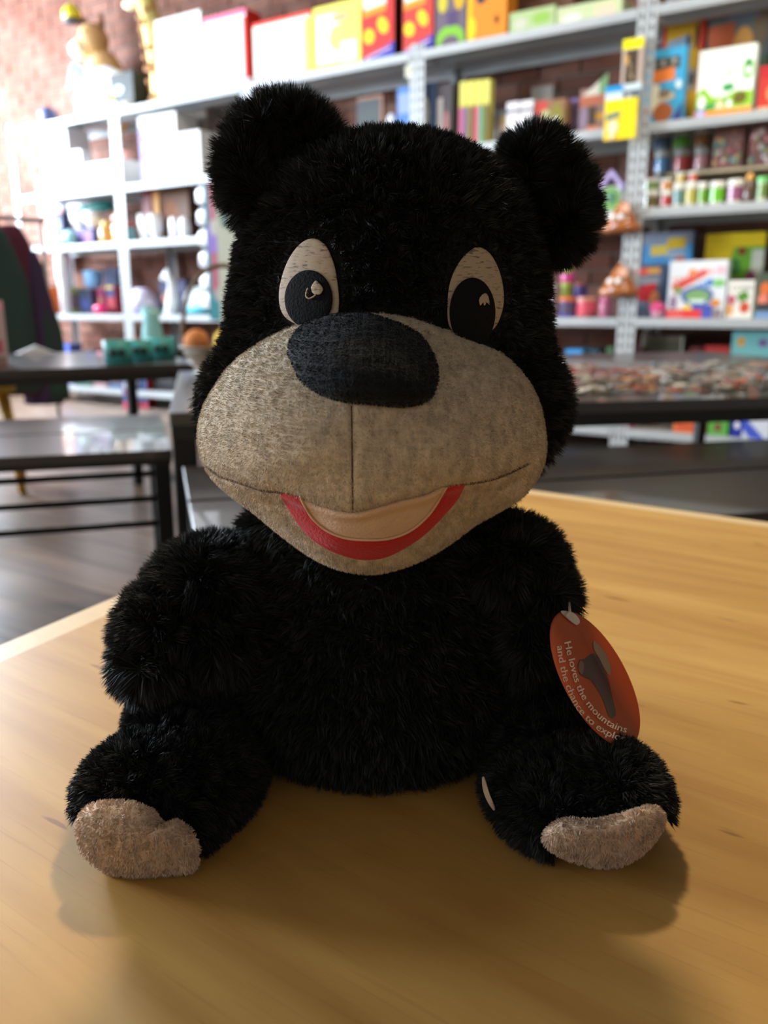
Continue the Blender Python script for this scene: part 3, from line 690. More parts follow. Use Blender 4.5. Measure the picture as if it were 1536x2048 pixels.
carton(1339, 1456, 521, LE, .05, .06, (226,230,234), [('p',[(.05,.58),(.62,.86),(.68,.76),(.12,.44)],(214,84,76)),('t','SHAKIN',.10,.56,.2,(236,120,110),17),('p',[(.24,.46),(.75,.70),(.78,.58),(.28,.34)],(70,130,206)),('t','SLAM',.32,.42,.16,(210,226,244),16),('e',.34,.74,.14,.12,(236,150,100)),('r',.80,.76,.16,.14,(226,190,200)),('e',.76,.54,.22,.14,(130,196,120)),('e',.24,.22,.56,.34,(90,110,170)),('e',.32,.26,.42,.24,(130,170,110)),('r',.4,.26,.26,.07,(214,236,226)),('p',[(.42,0),(.8,0),(.8,.24),(.45,.24)],(76,90,176)),('p',[(.2,.1),(.36,.26),(.52,.1)],(236,210,100)),('r',0,0,.62,.15,(220,66,64)),('t','AAA',.04,.02,.13,(240,150,146)),('e',.76,.2,.16,.13,(226,140,60)),('r',.80,0,.16,.16,(140,124,130)),('e',.06,.16,.1,.24,(140,110,150)),('e',.12,.42,.12,.14,(140,160,90))], 'white game box with red and blue slanted titles', side=(206,210,216))
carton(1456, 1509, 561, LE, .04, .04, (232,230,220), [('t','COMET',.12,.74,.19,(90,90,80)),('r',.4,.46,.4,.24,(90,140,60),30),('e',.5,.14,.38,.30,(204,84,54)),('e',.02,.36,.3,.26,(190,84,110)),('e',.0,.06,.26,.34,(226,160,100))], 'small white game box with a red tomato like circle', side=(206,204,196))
carton(1412, 1531, 466, LE, .28, .04, (110,170,50), [('r',0,.84,1,.16,(226,196,30)),('p',[(0,.6),(.45,.7),(.5,.85),(0,.85)],(222,190,30)),('r',.0,.36,.22,.24,(150,164,160)),('e',.42,.5,.2,.2,(60,120,50)),('e',.56,.74,.14,.09,(140,50,30)),('r',.8,.1,.2,.7,(206,206,190)),('e',.48,.24,.2,.24,(150,100,90)),('e',.7,.3,.2,.26,(150,70,110)),('p',[(0,0),(.5,0),(.4,.36),(0,.36)],(96,130,60)),('e',.16,.54,.14,.1,(60,80,50))], 'large green and yellow game box behind the small white box')
carton(1516, 1570, 545, LE, .04, .05, (74,86,70), [('e',.1,.5,.4,.3,(214,110,60)),('e',.05,.3,.4,.24,(226,130,110)),('e',.0,.1,.6,.24,(60,64,64)),('r',0,0,1,.16,(120,150,190))], 'dark green toy box at the picture edge with orange blobs')
# bottom shelf F (tall boxes behind the black table)
carton(1130, 1164, 699, LF, .05, .2, (70,150,214), [('r',.1,.5,.8,.1,(60,110,180))], 'bright blue storage box seen over the jigsaw table', name='storage_box')
carton(1167, 1196, 699, LF, .08, .2, (50,84,100), [('r',.1,.5,.8,.1,(60,96,110))], 'dark teal storage box beside the bright blue one', name='storage_box')
carton(1212, 1226, 694, LF, .10, .2, (84,120,84), [('r',.1,.8,.8,.1,(120,150,110))], 'narrow green box squeezed beside the perforated post', name='storage_box')
carton(1256, 1276, 694, LF, .05, .06, (180,110,130), [('r',.3,.2,.7,.8,(60,66,76))], 'narrow pink and slate box next to the post foot', name='storage_box')
carton(1283, 1366, 672, LF, .12, .2, (92,82,70), [('r',.05,.80,.9,.15,(70,70,54)),('r',.0,.7,.04,.3,(140,134,120)),('r',.95,.7,.05,.3,(150,150,136)),('e',.2,.76,.08,.06,(150,160,140)),('e',.44,.74,.08,.08,(190,186,160)),('e',.7,.75,.1,.04,(190,110,60))], 'brown crate like box with a pale edged frame on the low shelf', name='storage_box')
carton(1378, 1404, 694, LF, .12, .2, (104,44,40), [('r',.1,.8,.8,.1,(90,40,40))], 'dull maroon box low on the rack beside the red one', name='storage_box')
carton(1408, 1458, 692, LF, .10, .2, (176,54,50), [('r',.1,.8,.8,.1,(160,50,48))], 'red box low on the rack next to the turquoise box', name='storage_box')
carton(1464, 1570, 662, LF, .075, .2, (120,186,186), [('e',.1,.85,.16,.09,(216,160,70)),('e',.5,.85,.2,.08,(120,100,150)),('r',0,0,1,.3,(110,170,170))], 'large turquoise box standing low on the rack', name='storage_box')
carton(1350, 1417, 790, LF, .02, .04, (216,110,60), [('r',.1,.1,.8,.1,(190,70,50))], 'orange flat box showing under the jigsaw table', name='flat_box')
carton(1420, 1460, 790, LF, .02, .04, (90,160,70), [('e',.3,.1,.4,.2,(120,70,50))], 'green flat box showing under the jigsaw table', name='flat_box')
carton(1467, 1545, 790, LF, .01, .04, (206,210,220), [('r',0,0,.3,1,(40,50,140)),('p',[(.3,.5),(.9,0),(.5,0),(.3,.2)],(70,90,190)),('e',.08,.2,.14,.16,(230,230,240))], 'navy and white flat box showing under the jigsaw table', name='flat_box')

# ---------------------------------------------------------------- top shelf A
def label_strip(px0, px1, py, s='x'):
    pass
carton(309, 402, 30, LA, .05, .14, (240,238,236), [('r',.08,.1,.3,.7,(248,246,244)),('r',.5,.2,.4,.5,(246,246,246))], 'tall plain white box beside the giraffe on the top shelf', name='toy_box')
carton(406, 492, 26, LA, .05, .14, (244,238,240), [('r',0,.93,1,.07,(240,120,150)),('r',.1,.2,.7,.5,(250,248,250)),('r',.93,0,.07,.9,(226,60,40))], 'white box with pink top edge next to the plain white box', side=(214,50,40), name='toy_box')
carton(505, 622, 34, LA, .05, .14, (246,240,226), [('r',0,.94,1,.06,(236,70,60)),('e',.60,.30,.24,.34,(206,200,196)),('e',.64,.62,.2,.14,(214,206,200)),('r',.88,0,.12,.9,(236,232,120))], 'overexposed cream box with a red top edge above the bear ear', side=(206,40,36), name='toy_box')
carton(625, 722, 6, LA, .05, .12, (240,236,110), [('r',.08,.12,.5,.74,(248,244,236)),('e',.34,.28,.34,.40,(214,196,120)),('e',.40,.7,.34,.16,(190,180,130)),('r',.6,.1,.3,.3,(250,248,240))], 'yellow framed box with a pale picture on the top shelf', name='toy_box')
fru = [('r',.04,.74,.7,.2,(246,236,220),6),('r',.04,.66,.7,.1,(240,150,50),6),('e',.05,.26,.34,.22,(246,206,50),30),('e',.5,.36,.3,.26,(246,206,50),30),('p',[(0,.0),(1,.0),(1,.24),(0,.06)],(60,70,170)),('r',.1,.10,.8,.03,(226,180,190),12)]
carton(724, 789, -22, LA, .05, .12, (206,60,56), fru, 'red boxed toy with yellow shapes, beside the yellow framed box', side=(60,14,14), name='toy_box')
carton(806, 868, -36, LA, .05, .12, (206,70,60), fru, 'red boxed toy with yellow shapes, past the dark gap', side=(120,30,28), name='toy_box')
carton(871, 934, -50, LA, .05, .12, (110,96,110), [('e',.05,-.1,.9,.42,(130,190,60)),('e',.2,-.1,.6,.28,(110,96,110)),('e',.1,.5,.3,.3,(206,190,60)),('e',.6,.5,.35,.4,(214,170,40)),('r',.4,.3,.3,.2,(90,70,110))], 'purple grey toy box with a green arc on the top shelf', name='toy_box')
carton(937, 1016, -70, LA, .05, .12, (232,140,40), [('r',0,0,.12,1,(240,190,40)),('e',.0,.05,.22,.3,(246,210,40)),('e',.2,.5,.3,.3,(60,60,70)),('e',.6,.6,.2,.14,(60,40,30)),('e',.7,.2,.1,.12,(90,50,30))], 'orange toy box with dark spots, last upright one on the top shelf', name='toy_box')
carton(1019, 1110, 18, LA, .05, .16, (176,196,140), [('e',.1,.2,.3,.5,(200,200,180)),('e',.5,.3,.4,.5,(150,190,90))], 'low pale green box on the top shelf beside the orange box', name='toy_box')
carton(1025, 1150, -90, LA, .28, .1, (120,84,66), [('e',.2,.2,.3,.3,(150,110,90))], 'tall brown box at the rear of the top shelf', name='toy_box')
carton(1113, 1243, 4, LA, .05, .16, (196,206,160), [('e',.1,.1,.3,.5,(224,226,206)),('r',.6,.1,.3,.6,(226,200,170))], 'low cream and green box on the top shelf next to the tall post', name='toy_box')
# price card hanging at the shelf edge
def card(t, w, h):
    q = MB(); pts = [(w*.5*math.cos(a*math.pi/8)*(1 if a % 2 else .82), h*.5+h*.5*math.sin(a*math.pi/8)*(1 if a % 2 else .82)) for a in range(16)]
    q.plate(pts, 0, .002, mat((206,206,196), .3)); q.build('wavy_card', t)
    q = MB(); q.ell((0,-.001,h*.5),(w*.3,.002,h*.3), mat((190,180,110), .5)); q.build('yellow_disc', t)
    q = MB(); q.box(-.012,.012,-.002,.004,h*.9,h*1.6, steel); q.build('clip', t)
blob_item(818, 40, 112, None, -.03, card, 'wavy edged see-through card with yellow disc clipped under top shelf', 'tag', 'shelf_card', pyb=160)

# plush giraffe on top shelf
def giraffe(t, w, h):
    gy = mat((240,222,140), .7, noise=.2); br = mat((176,120,60), .7)
    q = MB(); q.tube([(w*.15,0,0),(w*.12,0,h*.3),(-w*.05,0,h*.7),(-w*.22,0,h*.98)], [w*.27,w*.25,w*.23,w*.22], gy, 16); q.build('neck', t)
    q = MB(); q.ell((-w*.28,-.02,h*1.03),(w*.36,w*.26,h*.07), gy); q.build('head', t)
    q = MB(); q.ell((-w*.62,-.03,h*1.0),(w*.22,w*.17,h*.045), mat((250,240,200), .7)); q.build('snout', t)
    for sx in (-.14, .02):
        q = MB(); q.tube([(w*sx,0,h*1.07),(w*sx,0,h*1.17)], .006, br); q.build('horn', t)
        q = MB(); q.ell((w*(sx-.1),-w*.24,h*1.05),(w*.04,.006,w*.05), mat((20,16,14), .2), 10, 8); q.build('eye', t)
    for sx in (-.6, .18):
        q = MB(); q.ell((w*(sx*.4+.0),.02 if sx>0 else -.03,h*1.1),(w*.16,.012,w*.08), gy); q.build('ear', t)
    q = MB(); rr = random.Random(5)
    for k in range(34):
        z = rr.uniform(.05, .95); cx = w*(.15-.37*z); a = rr.uniform(math.pi, 2*math.pi); rad = w*(.265-.045*z)
        q.ell((cx+rad*math.cos(a), rad*math.sin(a), h*z), (w*.075,.012+w*.02,w*.07), br, 8, 6)
    tag(q.build('spots', t), kind='stuff')
blob_item(281, 62, -10, LA, .02, giraffe, 'tall yellow spotted plush giraffe on the top shelf', 'plush toy', 'plush_giraffe')
# black box and tan plush dog
carton(220, 266, 145, LA, .06, .12, (66,70,70), [('e',.06,.42,.5,.26,(196,226,236),6)], 'small black box with a pale blue oval under the plush dog', name='toy_box')
def dog(t, w, h):
    tan = mat((222,176,118), .8, noise=.2); cr = mat((244,228,190), .8); dk = mat((130,84,56), .8)
    q = MB(); M_ = Matrix.Rotation(-.55, 4, 'Y')
    q.ell((w*.12,.02,h*.30),(w*.26,w*.2,h*.42), tan, 20, 14, Matrix.Translation((w*.0,0,0)) @ Matrix.Rotation(-.35, 4, 'Y')); q.build('body', t)
    q = MB(); q.ell((-w*.10,-.03,h*.24),(w*.15,w*.1,h*.26), cr, 16, 10); q.build('chest', t)
    q = MB(); q.ell((-w*.14,-.01,h*.78),(w*.17,w*.16,h*.16), tan, 18, 12); q.build('head', t)
    q = MB(); q.ell((-w*.24,-w*.12,h*.70),(w*.12,w*.1,h*.09), cr, 14, 10); q.build('muzzle', t)
    q = MB(); q.ell((-w*.33,-w*.17,h*.74),(w*.035,w*.03,h*.03), mat((40,28,24), .4), 10, 8); q.build('nose', t)
    for sx in (-.02, -.28):
        q = MB(); q.ell((w*sx,.0,h*.92),(w*.05,.02,h*.1), dk, 10, 8); q.build('ear', t)
    for sx in (-.1, -.22):
        q = MB(); q.ell((w*sx,-w*.15,h*.82),(w*.022,.01,h*.022), mat((20,16,14), .2), 8, 6); q.build('eye', t)
    q = MB(); q.tube([(w*.0,-.04,h*.3),(-w*.1,-.05,h*.1),(-w*.14,-.08,w*.062)], [w*.07,w*.06,w*.06], tan, 10); q.build('leg', t)
    q = MB(); q.tube([(w*.28,-.02,h*.2),(w*.3,-.05,h*.08),(w*.24,-.1,w*.052)], [w*.09,w*.07,w*.05], tan, 10); q.build('leg', t)
def place_dog():
    s0, s1, zt, zb = place(118, 268, 2, LA, .22)
    w = s1-s0; h = zt-zb
    t = thing('plush_dog', 'tan plush dog sitting up behind white bags on the top shelf', 'plush toy', SB((s0+s1)/2-.07, .33, zb+.001), YAW); dog(t, w*.86, h*.95)
place_dog()
def bag(t, w, h):
    q = MB(); q.lathe([(w*.42,0),(w*.5,h*.06),(w*.5,h*.5),(w*.42,h*.8),(w*.2,h*.94),(w*.14,h)], mat((240,240,244), .4, bump=.5, bscale=20), 18, M=Matrix.Scale(.3,4,(0,1,0))); q.build('sack', t)
    q = MB(); art_mesh(q, w, h, [('e',.62,.30,.08,.10,(80,80,200)),('e',.7,.22,.16,.14,(246,226,60)),('r',.1,.02,.5,.06,(110,210,220)),('r',.6,.03,.28,.09,(50,90,190))], -w*.155); tag(q.build('printed_marks', t), kind='stuff')
    q = MB(); q.plate([(-w*.46,h*.62),(-w*.30,h*.66),(-w*.12,h*.9),(-w*.30,h*1.15),(-w*.38,h*1.0)], -w*.17, .006, mat((30,140,150), .4)); q.build('pennant', t)
blob_item(150, 112, 118, LA, -.09, bag, 'big white sack with a turquoise pennant in front of the plush dog', 'bag', 'white_sack')
blob_item(128, 30, 0, None, .2, lambda t,w,h: (MB().lathe([(w*.4,0),(w*.4,h*.5),(w*.1,h)], mat((240,226,50), .4), 14).build('cone', t), MB().ell((0,0,-h*.1),(w*.45,w*.4,h*.24), mat((50,50,60), .5)).build('base_knob', t)), 'yellow pointed toy with a black knob near the plush dog', 'toy', 'pointed_toy', pyb=34)
blob_item(82, 26, 210, LA, .0, lambda t,w,h: MB().ell((0,0,h*.5),(w*.5,w*.4,h*.5), mat((90,100,150), .5)).build('ball', t), 'slate blue ball at the window end of the top shelf', 'ball', 'blue_ball')
for k, (px, lb) in enumerate(((233, 'small white ball on the shelf lip under the black box'), (251, 'second small white ball beside the giraffe feet'))):
    blob_item(px, 15, 200, LA, -.0, lambda t,w,h: MB().ell((0,0,h*.5),(w*.5,w*.5,h*.5), mat((240,240,240), .4)).build('ball', t), lb, 'ball', 'white_ball', 'small white balls')

# ---------------------------------------------------------------- left racks: shelves B, D, E
carton(78, 134, 258, LB, .06, .2, (238,236,238), [('r',.1,.1,.8,.7,(246,244,246))], 'tall white box nearest the windows on the second shelf', name='toy_box')
carton(142, 163, 300, LB, .06, .1, (240,238,240), [('r',.2,.1,.6,.7,(248,246,248))], 'narrow white box beside a dark gap on the second shelf', name='toy_box')
carton(173, 246, 322, LB, .05, .2, (240,240,242), [('r',.1,.1,.8,.6,(248,248,248))], 'low wide white box on the second shelf beside the rack post', name='toy_box')
blob_item(243, 24, 298, None, .1, lambda t,w,h: MB().ell((0,0,h*.5),(w*.5,w*.4,h*.5), mat((210,150,140), .5)).build('ball', t), 'dusty pink ball resting on the low white box', 'ball', 'pink_ball', pyb=322)
carton(276, 352, 228, LB, .04, .2, (240,238,234), [('r',0,.0,.12,.84,(170,160,214))]+[('e',x,z,.12,.13,c) for x,c in ((.06,(190,120,14)),(.36,(24,84,104)),(.68,(170,64,66))) for z in (.60,.34)], 'white drawer box with six coloured oval handles', name='drawer_box')
carton(356, 400, 262, LB, .04, .2, (240,238,236), [('r',.2,.1,.6,.6,(248,246,244)),('e',.72,.1,.14,.12,(60,50,50))], 'white box next to the drawer box with a dark spot', name='toy_box')
carton(362, 412, 215, LB, .28, .1, (160,146,136), [('e',.4,.3,.2,.2,(70,70,74))], 'brown grey box at the rear of the shelf behind white boxes', name='toy_box')
# shelf D left
mug_w = mat((244,244,244), .25)
def goblet(t, w, h):
    q = MB(); q.lathe([(w*.14,0),(w*.3,h*.12),(w*.48,h*.5),(w*.5,h*.98),(w*.44,h)], mug_w, 20); q.build('cup', t)
    q = MB(); q.lathe([(w*.3,-h*.02),(w*.28,h*.02),(w*.1,h*.06)], mug_w, 16); q.build('foot', t)
for k, px in enumerate((148, 175)):
    blob_item(px, 25, 421, None, .06, goblet, ['white tapered cup, on the window side of the pair', 'white tapered cup, on the rack post side of the pair'][k], 'cup', 'tapered_cup', 'white tapered cups', pyb=457)
blob_item(163, 66, 397, None, .16, lambda t,w,h: (MB().ell((w*.1,0,h*.5),(w*.4,w*.2,h*.5), mat((20,130,124), .4)).build('lid', t), MB().ell((-w*.4,0,h*.3),(w*.12,w*.1,h*.5), mat((50,190,200), .4)).build('handle', t)), 'bright turquoise dome behind the tapered cups', 'toy', 'turquoise_dome', pyb=422)
carton(110, 124, 425, LD, .15, .08, (80,84,110), [('e',.2,.5,.6,.3,(140,160,210))], 'dark blue little box at the window end, third shelf', name='toy_box')
blob_item(129, 22, 455, LD, .0, lambda t,w,h: (MB().ell((0,0,h*.45),(w*.5,w*.4,h*.45), mat((150,200,200), .3)).build('bowl', t), MB().ell((-w*.3,-.02,h*.3),(w*.3,w*.2,h*.3), mat((40,64,56), .4)).build('fish', t)), 'pale aqua bowl with a dark green lump at the shelf end', 'bowl', 'aqua_bowl')
carton(144, 188, 457, LD, .07, .1, (36,30,92), [('e',.2,.4,.24,.5,(140,110,180)),('r',.5,.1,.4,.7,(130,90,140))], 'indigo box under the white tapered cups', name='toy_box')
blob_item(203, 22, 440, LD, .05, lambda t,w,h: bottle(t,w,h,(200,150,80),(224,190,110)), 'honey coloured jar beside the white lidded jar', 'jar', 'honey_jar')
tub(229, 24, 450, LD, .04, (224,170,100), (244,236,226), (226,176,110), 'orange jar with a white lid, third shelf', 'jar', 'lidded_jar')
blob_item(229, 18, 424, None, .06, lambda t,w,h: MB().ell((0,0,h*.5),(w*.5,w*.5,h*.5), mat((206,160,140), .4)).build('ball', t), 'peach ball balanced on the white lidded jar', 'ball', 'peach_ball', pyb=450)
tub(251, 16, 446, LD, .04, (110,200,210), (214,90,80), (150,210,220), 'aqua pot with a red lid beside the rack post', 'pot', 'aqua_pot')
carton(283, 301, 372, LD, .14, .1, (116,48,48), [('r',0,0,1,.3,(60,70,60))], 'maroon book shaped box right behind the rack post', name='toy_box')
carton(303, 317, 380, LD, .155, .03, (220,160,100), [('r',.2,.1,.6,.7,(230,180,120))], 'slim tan box between maroon and brown boxes', name='toy_box')
carton(322, 377, 376, LD, .17, .1, (104,72,50), [('e',.1,.2,.5,.6,(140,84,50)),('r',.5,.0,.5,.3,(120,130,200),-14)], 'brown box behind the pair of white mugs', name='toy_box')
def mug(t, w, h):
    q = MB(); q.lathe([(w*.34,0),(w*.48,h*.15),(w*.5,h*.6),(w*.42,h*.95),(w*.36,h)], mug_w, 20); q.build('mug_body', t)
    q = MB(); q.tube([(w*.45,0,h*.75),(w*.68,0,h*.65),(w*.68,0,h*.35),(w*.45,0,h*.25)], w*.06, mug_w, 8); q.build('handle', t)
for k, px in enumerate((343, 364)):
    blob_item(px, 14, 434, LD, .04, mug, ['rounded white mug in front of the brown box', 'rounded white mug touching the shelf end'][k], 'mug', 'white_mug', 'rounded white mugs')
for k, px in enumerate((282, 303)):
    blob_item(px, 20, 428, LD, .04, goblet, ['tall white beaker next to the rack post', 'tall white beaker beside the slim tan box'][k], 'beaker', 'white_beaker', 'tall white beakers')
# shelf E left
carton(84, 100, 573, LE, .03, .08, (190,90,40), [('r',.2,.1,.6,.6,(206,160,110))], 'burnt orange box at the window end of the fourth shelf', name='toy_box')
tub(138, 24, 574, LE, .09, (130,140,80), (150,160,90), (110,90,100), 'olive green bin on the fourth shelf', 'bin', 'olive_bin')
blob_item(114, 18, 498, LE, .0, lambda t,w,h: (MB().lathe([(w*.34,0),(w*.36,h*.4),(w*.5,h*.6),(w*.5,h*.85),(w*.3,h)], mat((236,238,240), .3), 18).build('vase', t)), 'tall white vase like ornament beside the olive bin', 'vase', 'white_vase')
blob_item(174, 26, 540, None, .13, lambda t,w,h: MB().lathe([(w*.3,0),(w*.44,h*.2),(w*.5,h*.95),(w*.4,h)], mat((130,190,236), .3), 18).build('bowl', t), 'light blue glazed bowl on the fourth shelf', 'bowl', 'blue_bowl', pyb=576.5)
carton(158, 182, 578, LE, .12, .1, (56,64,90), [('r',.2,.2,.6,.4,(70,80,140))], 'navy box holding up the light blue bowl', name='toy_box')
blob_item(193, 20, 608, LE, .03, lambda t,w,h: MB().ell((0,0,h*.5),(w*.5,w*.5,h*.5), mat((226,50,110), .4)).build('ball', t), 'hot pink ball on the fourth shelf', 'ball', 'hot_pink_ball')
carton(187, 207, 578, LE, .17, .1, (150,60,100), [('e',.5,.4,.3,.3,(190,160,110))], 'raspberry box behind the hot pink ball', name='toy_box')
carton(212, 229, 572, LE, .14, .1, (150,50,60), [('r',.0,.6,1,.3,(50,50,90)),('r',.1,.9,.7,.1,(190,160,60))], 'dark red box with a yellow top next to the lilac sack', name='toy_box')
carton(208, 236, 536, LE, .34, .08, (76,84,120), [('e',.3,.2,.4,.4,(110,70,80))], 'slate box at the rear of the fourth shelf', name='toy_box')
blob_item(258, 56, 576, LE, .03, lambda t,w,h: (MB().lathe([(w*.46,0),(w*.5,h*.4),(w*.36,h*.8),(w*.2,h)], mat((214,206,232), .4, bump=.6, bscale=24), 18, M=Matrix.Scale(.6,4,(0,1,0))).build('sack', t), MB().ell((-w*.1,-w*.2,h*.5),(w*.14,.02,h*.14), mat((226,180,210), .4)).build('pink_patch', t)), 'lilac white sack leaning by the rack post', 'bag', 'lilac_sack')
def swan(t, w, h):
    q = MB(); q.tube([(w*.1,0,0),(w*.2,0,h*.3),(w*.3,0,h*.7),(0,0,h*.95),(-w*.35,0,h*.8)], [w*.34,w*.28,w*.2,w*.2,w*.12], mat((240,244,246), .3), 12); q.build('neck', t)
    q = MB(); q.ell((-w*.2,.01,h*.35),(w*.2,w*.2,h*.16), mat((160,90,50), .6)); q.build('wing', t)
blob_item(322, 30, 540, LE, .02, swan, 'white curved neck ornament past the rack post', 'ornament', 'curved_ornament')
def cloth(t, w, h):
    q = MB(); q.ell((0,0,h*.5),(w*.5,w*.35,h*.5), mat((236,246,248), .5, bump=.5, bscale=18), 20, 12); q.build('cushion', t)
    q = MB(); q.ell((0,-w*.08,h*.16),(w*.46,w*.32,h*.16), mat((90,200,214), .5), 20, 8); q.build('aqua_base', t)
blob_item(378, 58, 572, LE, .07, cloth, 'white and aqua soft cushion on the fourth shelf', 'cushion', 'soft_cushion')
carton(318, 372, 560, LE, .28, .1, (66,64,96), [('r',.1,.7,.8,.12,(90,90,120))], 'dark indigo box behind the aqua cushion', name='toy_box')
# bottom shelf, far side: small things glimpsed
for k, (a, b_, tp, c, lb) in enumerate(((118,140,688,(90,110,190),'blue bag like box low near the windows'),(160,190,700,(70,60,66),'dark box low on the far rack'),(214,250,690,(90,60,50),'brown box low on the far rack'),(262,280,675,(190,80,50),'orange box low on the rack behind teal bracelets'),(306,350,700,(40,38,40),'black box low behind the basket handle'),(150,185,766,(60,90,80),'green flat box on the far bottom shelf'),(188,215,768,(150,120,120),'dusty pink flat box on the far bottom shelf'),(218,256,768,(60,80,110),'slate blue flat box on the far bottom shelf'))):
    carton(a, b_, tp, LF, *((.06+.02*(k % 3), .12) if k < 5 else (.004, .045)), c, [('r',.15,.2,.7,.4,tuple(min(255, v+30) for v in c))], lb, name='storage_box')

# clip strip of white packets and banner hanging from shelf lip B
def clipstrip(t, w, h):
    q = MB(); q.box(-.006,.006,0,.002,0,h, mat((150,150,150), .3)); q.build('strip', t)
    n = 6
    for k in range(n):
        z = h*(k+.1)/n; q = MB(); q.lathe([(w*.3,0),(w*.5,h*.02),(w*.5,h*.10),(w*.28,h*.135)], mat((240,240,242) if k % 2 else (206,204,210), .2), 12, cz=z, M=Matrix.Scale(.35,4,(0,1,0))); q.build('packet', t)
blob_item(396, 36, 366, None, -.03, clipstrip, 'strip of puffy white packets hanging beside the striped banner', 'packet strip', 'packet_strip', pyb=622)
s0, z1 = hit(406, 366, -.03); s1, _ = hit(448, 366, -.03); _, z0 = hit(430, 640, -.03)
t = thing('striped_banner', 'narrow teal banner with red stripes and a purple middle', 'banner', SB((s0+s1)/2, -.03, z0), YAW)
w, h = s1-s0, z1-z0
q = MB(); q.cbox(-w/2, w/2, 0, .012, 0, h, .002, mat((46,100,104), .8, spec=.1)); q.build('banner_cloth', t)
q = MB(); art_mesh(q, w, h, [('r',.22,.66,.3,.34,(130,34,54)),('r',.22,.2,.3,.36,(130,34,54)),('r',.1,.5,.9,.2,(92,56,130)),('e',.24,.62,.4,.12,(130,122,112)),('e',.3,.14,.4,.1,(120,112,104))], -.001); q.build('stripes', t)
s0, z1 = hit(450, 360, .05); s1, _ = hit(530, 360, .05)
t = thing('display_panel', 'pale olive display panel standing against the racks beside the banner', 'panel', SB((s0+s1)/2, -.05, 0), YAW)
q = MB(); w = s1-s0; q.cbox(-w/2, w/2, 0, .02, .0, z1, .003, mat((140,138,120), .8, spec=.1)); q.build('board', t)
q = MB(); art_mesh(q, w, z1, [('e',.1,.80,.3,.07,(60,76,56))], -.001); q.build('printed_mark', t)

# ---------------------------------------------------------------- things on the black tables
teal = mat((74,176,176), .5, noise=.15)
def bracelet(px, py, rpx, h_, label, lift=0):
    p = onz(px, py, BT); r = rpx/F*p.y*1.0
    t = thing('paper_ring', label, 'paper ring', (p.x, p.y, BT+.0005+lift), 0.3, 'teal paper rings on the far black table')
    q = MB(); n = 28; vs = []; fs = []
    for (rr, z) in ((r, 0), (r, h_), (r-.004, h_), (r-.004, 0)):
        for k in range(n): vs.append((rr*math.cos(2*math.pi*k/n), rr*math.sin(2*math.pi*k/n), z))
    for i in range(4):
        for k in range(n):
            a = i*n+k; b_ = i*n+(k+1) % n; c_ = ((i+1) % 4)*n+(k+1) % n; d_ = ((i+1) % 4)*n+k; fs.append((a, b_, c_, d_))
    q.add(vs, fs, teal, True); q.build('band', t)
    q = MB()
    for a in (-1.9, -1.35): q.ell((r*math.cos(a), r*math.sin(a), h_*.5), (.014,.006,.014), mat((24,60,60), .6), 8, 6)
    q.build('dark_dots', t)
bracelet(238, 728, 28, .072, 'teal paper ring nearest the table edge, in front of the others')
bracelet(282, 722, 26, .068, 'teal paper ring in the middle of the three rings')
bracelet(324, 717, 27, .070, 'teal paper ring beside the cane basket')
p = onz(303, 707, BT); p.y += .03
t = thing('crumpled_bag', 'pale aqua plastic bag standing up among the teal paper rings', 'bag', (p.x, p.y, BT+.0005), .2)
q = MB(); q.lathe([(.038,0),(.042,.04),(.036,.09),(.03,.13),(.04,.165)], mat((160,226,226), .35, bump=.6, bscale=30), 16, M=Matrix.Scale(.6,4,(0,1,0))); q.build('bag_body', t)
q = MB(); q.tube([(-.03,0,.15),(-.02,0,.178),(.01,0,.168)], .006, mat((160,226,226), .35)); q.build('handle', t)
p = onz(72, 708, BT)
t = thing('folded_paper', 'small white folded paper lying at the rear of the far table', 'paper', (p.x, p.y, BT+.0005), .4)
q = MB(); q.plate([(-.07,0),(.07,0),(.0,.03)], 0, .06, mat((236,236,240), .5)); q.build('sheet', t)
p = onz(14, 732, BT)
t = thing('pink_printed_box', 'tall pink printed box standing at the near end of the far table', 'box', (p.x-.03, p.y+.0, BT+.0005), ty)
q = MB(); hh = .19; q.cbox(-.10, .035, 0, .08, 0, hh, .004, mat((196,170,176), .5)); q.build('carton', t)
q = MB(); art_mesh(q, .135, hh, [('r',.2,.86,.78,.1,(240,160,190)),('e',.55,.5,.2,.14,(90,100,80)),('r',.5,.2,.4,.2,(190,90,110)),('r',.1,.0,.85,.14,(150,120,126)),('e',.5,.66,.2,.1,(170,110,110))], -.001)
q2 = q.build('printed_front', t); q2.location = (-.0325, 0, 0)
